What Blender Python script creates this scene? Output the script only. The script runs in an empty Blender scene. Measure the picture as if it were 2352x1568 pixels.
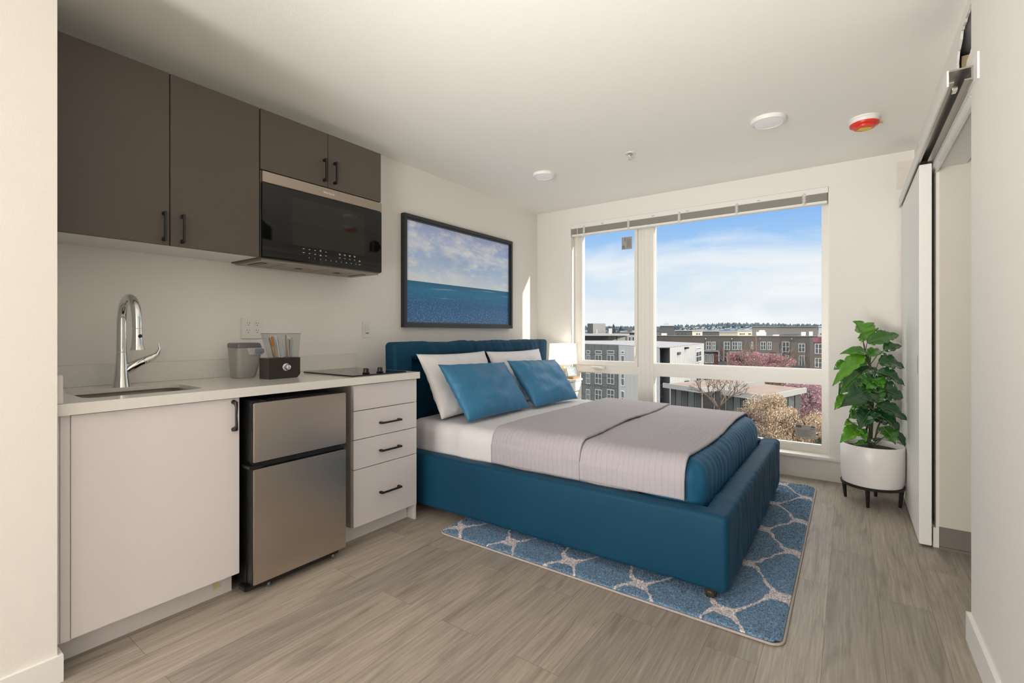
import bpy, bmesh, math, random
from mathutils import Vector, Matrix, noise
from mathutils.geometry import tessellate_polygon
random.seed(7)
S = bpy.context.scene
COL = S.collection
V = Vector
PI = math.pi
# ------------------------------------------------------------------ camera, world, light, exposure
YAW = math.radians(35.47)
CAM = V((2.817, 0.0, 1.157)); FPX = 1086.0
cd = bpy.data.cameras.new('camera'); cam = bpy.data.objects.new('camera', cd); COL.objects.link(cam)
cam.location = CAM; cam.rotation_euler = (PI/2, 0, YAW)
cd.sensor_width = 36; cd.lens = 36*FPX/2352; cd.shift_y = -20/2352; cd.clip_start = .05; cd.clip_end = 3000
S.camera = cam
S.view_settings.view_transform = 'Standard'; S.view_settings.look = 'None'
S.view_settings.gamma = 1; S.view_settings.exposure = 0.16; S.view_settings.use_curve_mapping = False
FW = V((-math.sin(YAW), math.cos(YAW), 0)); RT = V((math.cos(YAW), math.sin(YAW), 0))
def P(px, py, d):          # a point of the place seen at photo pixel (px,py), d metres deep
    return CAM + d*(FW + RT*((px-1176)/FPX) + V((0, 0, (764-py)/FPX)))

def world():
    w = bpy.data.worlds.new('sky'); S.world = w; w.use_nodes = True
    nt = w.node_tree; N = nt.nodes; L = nt.links; N.clear()
    out = N.new('ShaderNodeOutputWorld'); bg = N.new('ShaderNodeBackground')
    tc = N.new('ShaderNodeTexCoord'); sx = N.new('ShaderNodeSeparateXYZ'); L.new(tc.outputs['Generated'], sx.inputs[0])
    r = N.new('ShaderNodeValToRGB'); L.new(sx.outputs['Z'], r.inputs[0])
    e = r.color_ramp.elements
    e[0].position = 0.0; e[0].color = (.50, .58, .68, 1)
    e[1].position = .34; e[1].color = (.14, .32, .78, 1)
    for p, c in ((.03, (.62, .70, .78)), (.09, (.56, .72, .86)), (.17, (.36, .58, .88)), (.25, (.22, .44, .85)), (.60, (3.9, 3.75, 3.5))):
        q = e.new(p); q.color = (*c, 1)
    mp = N.new('ShaderNodeMapping'); mp.inputs['Scale'].default_value = (2.2, 2.2, 9.0)
    L.new(tc.outputs['Generated'], mp.inputs[0])
    no = N.new('ShaderNodeTexNoise'); no.inputs['Scale'].default_value = 1.6; no.inputs['Detail'].default_value = 9
    no.inputs['Roughness'].default_value = .55; no.inputs['Distortion'].default_value = .5
    L.new(mp.outputs[0], no.inputs[0])
    # cloud cover gathers in a band low in the sky
    band = N.new('ShaderNodeValToRGB'); L.new(sx.outputs['Z'], band.inputs[0])
    b = band.color_ramp.elements; b[0].position = 0; b[0].color = (.62,)*3+(1,); b[1].position = .24; b[1].color = (.0, .0, .0, 1)
    q = b.new(.05); q.color = (.42,)*3+(1,)
    q = b.new(.14); q.color = (.34,)*3+(1,); q = b.new(.185); q.color = (.06,)*3+(1,)
    ad = N.new('ShaderNodeMath'); ad.operation = 'ADD'; L.new(no.outputs[0], ad.inputs[0]); L.new(band.outputs[0], ad.inputs[1])
    cr = N.new('ShaderNodeValToRGB'); L.new(ad.outputs[0], cr.inputs[0])
    c = cr.color_ramp.elements; c[0].position = .62; c[0].color = (0, 0, 0, 1); c[1].position = 1.0; c[1].color = (1, 1, 1, 1)
    mx = N.new('ShaderNodeMixRGB'); L.new(cr.outputs[0], mx.inputs[0]); L.new(r.outputs[0], mx.inputs[1])
    mx.inputs[2].default_value = (.86, .88, .90, 1)
    L.new(mx.outputs[0], bg.inputs[0]); bg.inputs[1].default_value = .97
    L.new(bg.outputs[0], out.inputs[0])
world()
def lamp(kind, name, loc, direction, energy, color=(1, 1, 1), size=1, size_y=None, angle=None):
    d = bpy.data.lights.new(name, kind); d.energy = energy; d.color = color
    o = bpy.data.objects.new(name, d); COL.objects.link(o); o.location = loc
    o.rotation_euler = V(direction).to_track_quat('-Z', 'Y').to_euler()
    if kind == 'AREA':
        d.size = size
        if size_y: d.shape = 'RECTANGLE'; d.size_y = size_y
    if angle is not None: d.angle = angle
    if kind == 'POINT': d.shadow_soft_size = size
    return o
lamp('SUN', 'sun', (20, 8, 12), (-1, -.19, -.27), 3.6, (1, .93, .82), angle=math.radians(.6))
# unseen fill lamps, added behind the camera to brighten the room and its ceiling
lamp('AREA', 'entry_fill', (2.2, -2.0, 2.44), (0.1, .1, -1), 6, (1, .98, .97), 1.6, 1.6)
lamp('AREA', 'room_fill', (1.15, -2.8, 1.1), (.52, .80, .46), 116, (1, .98, .97), .9, 1.6)
fl = lamp('SPOT', 'ceiling_fill', (2.3, -.5, .7), (-.13, 1, .52), 225, (1, .975, .94)); fl.data.spot_size = math.radians(78); fl.data.spot_blend = 1; fl.data.shadow_soft_size = .4
# ------------------------------------------------------------------ materials
MT = {}
def mat(name, color, rough=.5, metal=0, spec=.5, bump=0, bscale=40, var=0, vscale=4, sheen=0, coat=0, stretch=(1, 1, 1), emit=0, aniso=0):
    if name in MT: return MT[name]
    m = bpy.data.materials.new(name); m.use_nodes = True; nt = m.node_tree; N = nt.nodes; L = nt.links
    b = N['Principled BSDF']
    b.inputs['Base Color'].default_value = (*color, 1); b.inputs['Roughness'].default_value = rough
    b.inputs['Metallic'].default_value = metal; b.inputs['Specular IOR Level'].default_value = spec
    b.inputs['Sheen Weight'].default_value = sheen; b.inputs['Coat Weight'].default_value = coat
    if sheen: b.inputs['Sheen Roughness'].default_value = .35; b.inputs['Sheen Tint'].default_value = (min(1, color[0]*3+.12), min(1, color[1]*2.2+.12), min(1, color[2]*2+.25), 1)
    if aniso: b.inputs['Anisotropic'].default_value = aniso
    tc = N.new('ShaderNodeTexCoord'); mp = N.new('ShaderNodeMapping'); mp.inputs['Scale'].default_value = stretch
    L.new(tc.outputs['Object'], mp.inputs[0])
    if var or not bump:
        n = N.new('ShaderNodeTexNoise'); n.inputs['Scale'].default_value = vscale; n.inputs['Detail'].default_value = 4
        L.new(mp.outputs[0], n.inputs[0]); mx = N.new('ShaderNodeMixRGB')
        v = var or .02
        mx.inputs[1].default_value = (*[c*(1-v) for c in color], 1); mx.inputs[2].default_value = (*[min(1, c*(1+v)) for c in color], 1)
        L.new(n.outputs[0], mx.inputs[0]); L.new(mx.outputs[0], b.inputs['Base Color'])
    if bump:
        n = N.new('ShaderNodeTexNoise'); n.inputs['Scale'].default_value = bscale; n.inputs['Detail'].default_value = 5
        L.new(mp.outputs[0], n.inputs[0]); bu = N.new('ShaderNodeBump'); bu.inputs['Strength'].default_value = bump
        bu.inputs['Distance'].default_value = .01; L.new(n.outputs[0], bu.inputs['Height']); L.new(bu.outputs[0], b.inputs['Normal'])
    if emit:
        b.inputs['Emission Color'].default_value = (*color, 1); b.inputs['Emission Strength'].default_value = emit
    MT[name] = m; return m
def nodes(m): return m.node_tree.nodes, m.node_tree.links, m.node_tree.nodes['Principled BSDF']
PAINT = mat('wall_paint', (.80, .77, .72), .75, bump=.05, bscale=220, spec=.25)
CEIL = mat('ceiling_paint', (.90, .875, .82), .8, bump=.06, bscale=160, spec=.2)
TRIM = mat('white_trim', (.82, .80, .76), .38)
REVEAL = mat('reveal_paint', (.84, .81, .76), .6)
VINYL = mat('window_vinyl', (.80, .765, .70), .35)
DARKCAB = mat('dark_cabinet_laminate', (.088, .070, .055), .55, bump=.03, bscale=300)
WHITECAB = mat('white_cabinet_laminate', (.73, .685, .675), .42)
QUARTZ = mat('quartz', (.74, .715, .67), .16, var=.05, vscale=60)
BLACK = mat('black_metal', (.012, .011, .010), .42)
BLKPL = mat('black_plastic', (.010, .010, .010), .3)
CHROME = mat('chrome', (.72, .73, .72), .07, metal=1)
STEEL = mat('brushed_steel', (.56, .50, .44), .30, metal=1, bump=.04, bscale=6, stretch=(1, 1, 120), aniso=.5)
SINKST = mat('sink_steel', (.26, .22, .18), .25, metal=1)
GLOSSBLK = mat('black_glass', (.004, .004, .004), .03, spec=.5)
SHADOWBOX = mat('niche_shade', (.012, .014, .016), .8)
VELVET = mat('blue_velvet', (.004, .050, .098), .60, spec=.2, bump=.4, bscale=9, sheen=.16, var=.18, vscale=2.2, stretch=(1, 1, .6))
VELVET_LIT = mat('blue_velvet_lit', (.008, .085, .170), .55, spec=.3, bump=.3, bscale=9, sheen=.3, var=.15, vscale=3)  # lighter velvet: window light on the foot end put into the colour
BLUEPIL = mat('blue_pillow_satin', (.024, .155, .290), .50, bump=.5, bscale=9, sheen=.35, var=.15, vscale=3, stretch=(1, 3, 1))
SHEET = mat('white_cotton', (.67, .645, .65), .75, bump=.25, bscale=7, sheen=.1)
WHPIL = mat('white_pillow_cotton', (.82, .79, .78), .75, bump=.25, bscale=8)
def quilt():
    m = mat('grey_quilt', (.40, .37, .39), .85, bump=.2, bscale=220, sheen=.2)
    N, L, b = nodes(m)
    tc = N.new('ShaderNodeTexCoord'); nz = N.new('ShaderNodeTexNoise'); nz.inputs['Scale'].default_value = 5
    L.new(tc.outputs['Object'], nz.inputs[0])
    mx = N.new('ShaderNodeMixRGB'); mx.inputs[0].default_value = .06; L.new(tc.outputs['Object'], mx.inputs[1]); L.new(nz.outputs['Color'], mx.inputs[2])
    wv = N.new('ShaderNodeTexWave'); wv.bands_direction = 'X'; wv.inputs['Scale'].default_value = 12; wv.inputs['Distortion'].default_value = 1.6; wv.inputs['Detail'].default_value = 2
    L.new(mx.outputs[0], wv.inputs[0])
    r = N.new('ShaderNodeValToRGB'); r.color_ramp.elements[0].position = .0; r.color_ramp.elements[1].position = .10; L.new(wv.outputs[0], r.inputs[0])
    bu = N.new('ShaderNodeBump'); bu.inputs['Strength'].default_value = .4; bu.inputs['Distance'].default_value = .005
    L.new(r.outputs[0], bu.inputs['Height'])
    old = b.inputs['Normal'].links[0].from_node; L.new(old.outputs[0], bu.inputs['Normal']); L.new(bu.outputs[0], b.inputs['Normal'])
    return m
QUILT = quilt()
def floor_mat():
    m = mat('vinyl_plank_floor', (.34, .28, .22), .42, spec=.4); N, L, b = nodes(m)
    tc = N.new('ShaderNodeTexCoord'); sp = N.new('ShaderNodeSeparateXYZ'); L.new(tc.outputs['Object'], sp.inputs[0])
    cb = N.new('ShaderNodeCombineXYZ'); L.new(sp.outputs['Y'], cb.inputs[0]); L.new(sp.outputs['X'], cb.inputs[1])
    br = N.new('ShaderNodeTexBrick'); L.new(cb.outputs[0], br.inputs[0])
    br.offset = .37; br.offset_frequency = 2; br.squash = 1
    br.inputs['Scale'].default_value = 1; br.inputs['Brick Width'].default_value = 1.22; br.inputs['Row Height'].default_value = .18
    br.inputs['Mortar Size'].default_value = .0009; br.inputs['Mortar Smooth'].default_value = .3
    br.inputs['Color1'].default_value = (0, 0, 0, 1); br.inputs['Color2'].default_value = (1, 1, 1, 1); br.inputs['Mortar'].default_value = (.2, .2, .2, 1)
    sc = N.new('ShaderNodeVectorMath'); sc.operation = 'SCALE'; L.new(br.outputs['Color'], sc.inputs[0]); sc.inputs['Scale'].default_value = 17
    ad = N.new('ShaderNodeVectorMath'); ad.operation = 'ADD'; L.new(cb.outputs[0], ad.inputs[0]); L.new(sc.outputs[0], ad.inputs[1])
    mp = N.new('ShaderNodeMapping'); mp.inputs['Scale'].default_value = (1.0, 9, 1); L.new(ad.outputs[0], mp.inputs[0])
    n1 = N.new('ShaderNodeTexNoise'); n1.inputs['Scale'].default_value = 1.7; n1.inputs['Detail'].default_value = 6; n1.inputs['Distortion'].default_value = 1.6
    L.new(mp.outputs[0], n1.inputs[0])
    mp2 = N.new('ShaderNodeMapping'); mp2.inputs['Scale'].default_value = (3, 90, 1); L.new(ad.outputs[0], mp2.inputs[0])
    n2 = N.new('ShaderNodeTexNoise'); n2.inputs['Scale'].default_value = 2; n2.inputs['Detail'].default_value = 4; L.new(mp2.outputs[0], n2.inputs[0])
    mp3 = N.new('ShaderNodeMapping'); mp3.inputs['Scale'].default_value = (1.1, 7, 1); L.new(ad.outputs[0], mp3.inputs[0])
    wv = N.new('ShaderNodeTexWave'); wv.bands_direction = 'Y'; wv.inputs['Scale'].default_value = 2.3; wv.inputs['Distortion'].default_value = 14; wv.inputs['Detail'].default_value = 2; wv.inputs['Detail Scale'].default_value = .8
    L.new(mp3.outputs[0], wv.inputs[0])
    r1 = N.new('ShaderNodeValToRGB'); L.new(n1.outputs[0], r1.inputs[0])
    e = r1.color_ramp.elements; e[0].position = .22; e[0].color = (.215, .182, .150, 1); e[1].position = .75; e[1].color = (.40, .35, .295, 1)
    q = e.new(.45); q.color = (.33, .288, .242, 1)
    m1 = N.new('ShaderNodeMixRGB'); m1.blend_type = 'OVERLAY'; m1.inputs[0].default_value = .36; L.new(r1.outputs[0], m1.inputs[1]); L.new(n2.outputs[0], m1.inputs[2])
    m1b = N.new('ShaderNodeMixRGB'); m1b.blend_type = 'OVERLAY'; m1b.inputs[0].default_value = .05; L.new(m1.outputs[0], m1b.inputs[1]); L.new(wv.outputs[0], m1b.inputs[2])
    # each plank its own tone
    rr = N.new('ShaderNodeValToRGB'); L.new(br.outputs['Color'], rr.inputs[0]); rr.color_ramp.elements[0].color = (.86, .86, .87, 1); rr.color_ramp.elements[1].color = (1.1, 1.08, 1.04, 1)
    m2 = N.new('ShaderNodeMixRGB'); m2.blend_type = 'MULTIPLY'; m2.inputs[0].default_value = 1; L.new(m1b.outputs[0], m2.inputs[1]); L.new(rr.outputs[0], m2.inputs[2])
    # knots
    mp4 = N.new('ShaderNodeMapping'); mp4.inputs['Scale'].default_value = (1.1, 2.8, 1); L.new(ad.outputs[0], mp4.inputs[0])
    vo = N.new('ShaderNodeTexNoise'); vo.inputs['Scale'].default_value = 1.9; vo.inputs['Detail'].default_value = 3; L.new(mp4.outputs[0], vo.inputs[0])
    rk = N.new('ShaderNodeValToRGB'); L.new(vo.outputs[0], rk.inputs[0]); rk.color_ramp.elements[0].position = .63; rk.color_ramp.elements[0].color = (1, 1, 1, 1); rk.color_ramp.elements[1].position = .78; rk.color_ramp.elements[1].color = (.50, .50, .52, 1)
    m3 = N.new('ShaderNodeMixRGB'); m3.blend_type = 'MULTIPLY'; m3.inputs[0].default_value = .8; L.new(m2.outputs[0], m3.inputs[1]); L.new(rk.outputs[0], m3.inputs[2])
    m4 = N.new('ShaderNodeMixRGB'); L.new(br.outputs['Fac'], m4.inputs[0]); L.new(m3.outputs[0], m4.inputs[1]); m4.inputs[2].default_value = (.17, .14, .11, 1)
    L.new(m4.outputs[0], b.inputs['Base Color'])
    bu = N.new('ShaderNodeBump'); bu.inputs['Strength'].default_value = .08; bu.inputs['Distance'].default_value = .003; L.new(n2.outputs[0], bu.inputs['Height']); L.new(bu.outputs[0], b.inputs['Normal'])
    return m
FLOOR = floor_mat()
def glass_mat():
    m = bpy.data.materials.new('window_glass'); m.use_nodes = True; N = m.node_tree.nodes; L = m.node_tree.links; N.clear()
    o = N.new('ShaderNodeOutputMaterial'); t = N.new('ShaderNodeBsdfTransparent'); t.inputs[0].default_value = (.97, .98, .98, 1)
    g = N.new('ShaderNodeBsdfGlossy'); g.inputs['Roughness'].default_value = .02; f = N.new('ShaderNodeFresnel'); f.inputs[0].default_value = 1.08
    gm = N.new('ShaderNodeNewGeometry'); fb = N.new('ShaderNodeMath'); fb.operation = 'SUBTRACT'; fb.use_clamp = True; L.new(f.outputs[0], fb.inputs[0]); L.new(gm.outputs['Backfacing'], fb.inputs[1])
    mx = N.new('ShaderNodeMixShader'); L.new(fb.outputs[0], mx.inputs[0]); L.new(t.outputs[0], mx.inputs[1]); L.new(g.outputs[0], mx.inputs[2]); L.new(mx.outputs[0], o.inputs[0])
    return m
GLASS = glass_mat()
def clear_mat():
    m = bpy.data.materials.new('clear_acrylic'); m.use_nodes = True; N = m.node_tree.nodes; L = m.node_tree.links; N.clear()
    o = N.new('ShaderNodeOutputMaterial'); t = N.new('ShaderNodeBsdfTransparent'); t.inputs[0].default_value = (.86, .88, .88, 1)
    g = N.new('ShaderNodeBsdfGlossy'); g.inputs['Roughness'].default_value = .04; f = N.new('ShaderNodeFresnel'); f.inputs[0].default_value = 1.4
    gm = N.new('ShaderNodeNewGeometry'); fb = N.new('ShaderNodeMath'); fb.operation = 'SUBTRACT'; fb.use_clamp = True; L.new(f.outputs[0], fb.inputs[0]); L.new(gm.outputs['Backfacing'], fb.inputs[1])
    mx = N.new('ShaderNodeMixShader'); L.new(fb.outputs[0], mx.inputs[0]); L.new(t.outputs[0], mx.inputs[1]); L.new(g.outputs[0], mx.inputs[2]); L.new(mx.outputs[0], o.inputs[0])
    return m
CLEAR = clear_mat()

# ------------------------------------------------------------------ object helpers
ORG = {}
def thing(name, label, cat, loc, group=None):
    o = bpy.data.objects.new(name, None); o.empty_display_size = .1; COL.objects.link(o); o.location = loc
    o['label'] = label; o['category'] = cat
    if group: o['group'] = group
    ORG[o.name] = V(loc); return o
def tag(o, label, cat, group=None):
    o['label'] = label; o['category'] = cat
    if group: o['group'] = group
    return o
def mesh(name, verts, faces, m, parent=None, smooth=False, label=None, mats=None):
    vs = [V(v) for v in verts]
    if parent is not None: org = ORG[parent.name]
    else:
        lo = [min(v[i] for v in vs) for i in range(3)]; hi = [max(v[i] for v in vs) for i in range(3)]
        org = V(((lo[0]+hi[0])/2, (lo[1]+hi[1])/2, lo[2]))
    me = bpy.data.meshes.new(name); me.from_pydata([v-org for v in vs], [], faces)
    me.materials.append(m)
    if smooth:
        for p in me.polygons: p.use_smooth = True
    o = bpy.data.objects.new(name, me); COL.objects.link(o)
    if parent is not None: o.parent = parent
    else: o.location = org
    if label: o['label'] = label
    ORG[o.name] = org; me.validate(); return o
def struct(o): o['kind'] = 'structure'; return o
class MB:
    """collects simple solids that belong to one mesh"""
    def __init__(s): s.v = []; s.f = []
    def add(s, vs, fs):
        n = len(s.v); s.v += [V(v) for v in vs]; s.f += [[i+n for i in f] for f in fs]; return s
    def box(s, a, b, bev=0):
        x0, y0, z0 = [min(a[i], b[i]) for i in range(3)]; x1, y1, z1 = [max(a[i], b[i]) for i in range(3)]
        if not bev:
            return s.add([(x0, y0, z0), (x1, y0, z0), (x1, y1, z0), (x0, y1, z0), (x0, y0, z1), (x1, y0, z1), (x1, y1, z1), (x0, y1, z1)],
                         [[0, 3, 2, 1], [4, 5, 6, 7], [0, 1, 5, 4], [1, 2, 6, 5], [2, 3, 7, 6], [3, 0, 4, 7]])
        bm = bmesh.new(); bmesh.ops.create_cube(bm, size=1)
        for v in bm.verts: v.co = V(((x0+x1)/2+v.co.x*(x1-x0), (y0+y1)/2+v.co.y*(y1-y0), (z0+z1)/2+v.co.z*(z1-z0)))
        bmesh.ops.bevel(bm, geom=bm.edges[:], offset=bev, segments=2, affect='EDGES', clamp_overlap=True)
        s.bm(bm); return s
    def bm(s, bm):
        bm.verts.index_update(); s.add([v.co.copy() for v in bm.verts], [[v.index for v in f.verts] for f in bm.faces]); bm.free()
    def quadbox(s, pts, z0, z1):     # prism over a plan polygon
        n = len(pts)
        area = sum(pts[i][0]*pts[(i+1) % n][1]-pts[(i+1) % n][0]*pts[i][1] for i in range(n))
        if area < 0: pts = pts[::-1]
        vs = [(p[0], p[1], z0) for p in pts]+[(p[0], p[1], z1) for p in pts]
        return s.add(vs, [list(range(n))[::-1], list(range(n, 2*n))]+[[i, (i+1) % n, n+(i+1) % n, n+i] for i in range(n)])
    def tube(s, pts, r, n=12, cap=True):
        pts = [V(p) for p in pts]; rs = r if isinstance(r, (list, tuple)) else [r]*len(pts)
        t0 = (pts[1]-pts[0]).normalized(); ref = V((0, 0, 1)) if abs(t0.z) < .9 else V((1, 0, 0)); u = t0.cross(ref).normalized()
        vs = []; k = len(pts)
        for i, p in enumerate(pts):
            t = (pts[min(i+1, k-1)]-pts[max(i-1, 0)]).normalized(); u = (u-t*u.dot(t)).normalized(); w = t.cross(u)
            for j in range(n):
                a = 2*PI*j/n; vs.append(p+(u*math.cos(a)+w*math.sin(a))*rs[i])
        fs = [[i*n+j, i*n+(j+1) % n, (i+1)*n+(j+1) % n, (i+1)*n+j] for i in range(k-1) for j in range(n)]
        if cap: fs += [list(range(n))[::-1], [(k-1)*n+j for j in range(n)]]
        return s.add(vs, fs)
    def lathe(s, prof, c, n=40, axis='z'):   # prof: (radius, height)
        vs = []; k = len(prof)
        for r, h in prof:
            for j in range(n):
                a = 2*PI*j/n; q = (r*math.cos(a), r*math.sin(a), h)
                if axis == 'x': q = (h, q[0], q[1])
                if axis == 'y': q = (q[1], h, q[0])
                vs.append(V(c)+V(q))
        fs = [[i*n+j, i*n+(j+1) % n, (i+1)*n+(j+1) % n, (i+1)*n+j] for i in range(k-1) for j in range(n)]
        fs += [list(range(n))[::-1], [(k-1)*n+j for j in range(n)]]
        return s.add(vs, fs)
    def go(s, name, m, parent=None, smooth=False, label=None):
        o = mesh(name, s.v, s.f, m, parent, smooth, label)
        if smooth:
            try: o.data.set_sharp_from_angle(angle=math.radians(40))
            except Exception: pass
        return o
def box(name, a, b, m, parent=None, bev=0, label=None): return MB().box(a, b, bev).go(name, m, parent, smooth=False, label=label)
def softbox(name, lo, hi, r, step, m, parent=None, disp=None, label=None):
    lo = V(lo); hi = V(hi); c = (lo+hi)/2; h = (hi-lo)/2
    def axis(i):
        a = [-h[i]+r*k/4 for k in range(4)]; L_ = 2*(h[i]-r); n = max(1, int(L_/step)); a += [-h[i]+r+L_*k/n for k in range(n+1)]
        a += [h[i]-r*k/4 for k in range(3, -1, -1)]; return a
    A = [axis(i) for i in range(3)]; idx = {}; vs = []; fs = []
    def vert(i, j, k):
        key = (i, j, k)
        if key not in idx:
            p = V((A[0][i], A[1][j], A[2][k])); q = V([max(-(h[t]-r), min(h[t]-r, p[t])) for t in range(3)]); d = p-q
            nrm = d.normalized() if d.length > 1e-6 else V((0, 0, 1)); w = q+nrm*r+c
            if disp: w = disp(w, nrm)
            idx[key] = len(vs); vs.append(w)
        return idx[key]
    n = [len(a)-1 for a in A]
    for i in range(n[0]):
        for j in range(n[1]):
            fs.append([vert(i, j, 0), vert(i, j+1, 0), vert(i+1, j+1, 0), vert(i+1, j, 0)]); fs.append([vert(i, j, n[2]), vert(i+1, j, n[2]), vert(i+1, j+1, n[2]), vert(i, j+1, n[2])])
    for i in range(n[0]):
        for k in range(n[2]):
            fs.append([vert(i, 0, k), vert(i+1, 0, k), vert(i+1, 0, k+1), vert(i, 0, k+1)]); fs.append([vert(i, n[1], k), vert(i, n[1], k+1), vert(i+1, n[1], k+1), vert(i+1, n[1], k)])
    for j in range(n[1]):
        for k in range(n[2]):
            fs.append([vert(0, j, k), vert(0, j, k+1), vert(0, j+1, k+1), vert(0, j+1, k)]); fs.append([vert(n[0], j, k), vert(n[0], j+1, k), vert(n[0], j+1, k+1), vert(n[0], j, k+1)])
    return mesh(name, vs, fs, m, parent, True, label)
def text(name, body, size, origin, ex, ey, ez, m, parent, extrude=.0004, align='CENTER', label=None):
    c = bpy.data.curves.new(name, 'FONT'); c.body = body; c.size = size; c.extrude = extrude; c.align_x = align; c.align_y = 'CENTER'
    t = bpy.data.objects.new(name+'_t', c); COL.objects.link(t)
    me = bpy.data.meshes.new_from_object(t.evaluated_get(bpy.context.evaluated_depsgraph_get())); 
    M = Matrix((ex, ey, ez)).transposed(); vs = [V(origin)+M @ v.co for v in me.vertices]; fs = [list(p.vertices) for p in me.polygons]
    bpy.data.objects.remove(t); return mesh(name, vs, fs, m, parent, False, label)
nz = lambda p, s: noise.noise(V(p)*s)

# ------------------------------------------------------------------ room shell
H = 2.47; XR = 3.20; YW = 4.44; YB = -3.2
struct(MB().box((-.2, YB, -.12), (4.6, YW, 0)).go('floor', FLOOR))
struct(MB().box((-.2, YB, H), (XR+.3, YW+.22, H+.12)).go('ceiling', CEIL))
struct(MB().box((-.15, .25, 0), (0, YW+.22, H)).go('wall_left', PAINT))
struct(MB().box((-.15, YB, 0), (.679, .402, H)).go('wall_left_entry', PAINT))
struct(MB().box((-.15, YB-.15, 0), (XR+.3, YB, H)).go('wall_back', PAINT))
# window wall around the opening
WX0, WX1, WZ0, WZ1 = .413, 2.693, .186, 2.300; YO = 4.66
w = MB(); w.box((0, YW, 0), (WX0, YO, H)); w.box((WX1, YW, 0), (XR+.15, YO, H)); w.box((WX0, YW, 0), (WX1, YO, WZ0-.022)); w.box((WX0, YW, WZ1), (WX1, YO, H))
struct(w.go('wall_window', PAINT))
# right wall beyond the doorway, with two torn holes above the track
OY0, OY1, OZ = 2.455, 3.405, 2.075
def jag(pts, amp, seed):
    rd = random.Random(seed); out = []
    for i in range(len(pts)):
        a, b = pts[i], pts[(i+1) % len(pts)]; L_ = math.dist(a, b); n = max(1, int(L_/.014))
        for k in range(n):
            t = k/n; out.append((a[0]+(b[0]-a[0])*t+rd.uniform(-amp, amp), a[1]+(b[1]-a[1])*t+rd.uniform(-amp, amp)))
    return out
hole1 = jag([(2.47, 2.25), (2.56, 2.245), (2.66, 2.215), (2.80, 2.205), (2.805, 2.33), (2.78, 2.372), (2.735, 2.385), (2.70, 2.418), (2.56, 2.425), (2.47, 2.43)], .004, 1)
hole2 = jag([(4.13, 2.27), (4.27, 2.27), (4.34, 2.34), (4.30, 2.42), (4.22, 2.435), (4.14, 2.40)], .006, 2)
outer = [(OY0, OZ), (YW, OZ), (YW, H), (OY0, H)]
def slab_with_holes(x0, x1, outer, holes):
    polys = [[V((a, b, 0)) for a, b in q] for q in [outer]+holes]; tris = tessellate_polygon(polys)
    flat = [p for q in polys for p in q]; n = len(flat)
    vs = [(x0, p.x, p.y) for p in flat]+[(x1, p.x, p.y) for p in flat]
    fs = [[a, b, c] for a, b, c in tris]+[[a+n, c+n, b+n] for a, b, c in tris]; off = 0
    for q in polys:
        k = len(q)
        for i in range(k): a = off+i; b = off+(i+1) % k; fs.append([a, b, b+n, a+n])
        off += k
    return vs, fs
vs, fs = slab_with_holes(XR, XR+.008, outer, [hole1, hole2])
hw = mesh('wall_right_upper', vs, fs, PAINT); struct(hw)
struct(MB().box((XR+.10, 2.40, OZ+.012), (XR+.15, YW, H)).box((XR+.014, 2.38, OZ+.012), (XR+.15, 2.44, H)).go('wall_right_cavity', mat('sheathing', (.035, .05, .052), .9)))
STUD = mat('stud_wood', (.42, .33, .20), .8, var=.2, vscale=9, stretch=(6, 6, 1))
struct(MB().box((XR+.02, 2.835, OZ+.012), (XR+.10, 2.87, 2.37)).box((XR+.02, 4.20, OZ+.012), (XR+.10, 4.235, H)).go('trim_1', STUD))
struct(MB().box((XR, OY1, 0), (XR+.014, YW, OZ)).box((XR+.014, OY1+.12, 0), (XR+.15, YW, OZ)).go('wall_right', PAINT))
struct(MB().box((3.19, YB, 0), (3.34, 2.440, H)).go('wall_right_entry', PAINT))
# vestibule beyond the doorway
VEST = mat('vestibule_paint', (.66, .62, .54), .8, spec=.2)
struct(MB().box((XR+.014, OY1, 0), (4.5, OY1+.12, OZ)).go('wall_vestibule_far', VEST))
struct(MB().box((3.34, OY0-.145, 0), (4.5, OY0-.025, OZ)).go('wall_vestibule_near', VEST))
struct(MB().box((4.5, OY0-.145, 0), (4.6, OY1+.12, OZ+.1)).go('wall_vestibule_end', VEST))
struct(MB().box((XR, OY0-.025, OZ), (4.6, OY1+.12, OZ+.012)).go('ceiling_vestibule', CEIL))
GREYBB = mat('grey_rubber_base', (.20, .17, .145), .5)
struct(MB().box((XR+.012, OY1-.006, 0), (4.5, OY1, .115)).box((XR+.012, OY1-.016, 0), (4.5, OY1, .012)).go('baseboard_vestibule', GREYBB))
# baseboards
struct(MB().box((.679, YB, 0), (.692, .402, .088)).box((.60, .402, 0), (.692, .415, .088)).go('baseboard_left', TRIM))
struct(MB().box((3.177, YB, 0), (3.19, 2.440, .106)).box((3.177, 2.440, 0), (3.21, 2.452, .106)).go('baseboard_right', TRIM))
struct(MB().box((XR-.012, OY1, 0), (XR, YW, .106)).go('baseboard_far_right', TRIM))
struct(MB().box((0, 2.06, 0), (.012, YW, .09)).go('baseboard_far_left', TRIM))
# reveal and stool
struct(MB().box((WX0-.002, YW+.002, WZ0), (WX0+.006, YO-.02, WZ1)).box((WX1-.006, YW+.002, WZ0), (WX1+.002, YO-.02, WZ1)).go('trim_2', REVEAL))
struct(MB().box((WX0-.12, YW-.035, WZ0-.022), (WX1+.12, YO-.03, WZ0), bev=.003).go('trim_3', TRIM))
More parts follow.
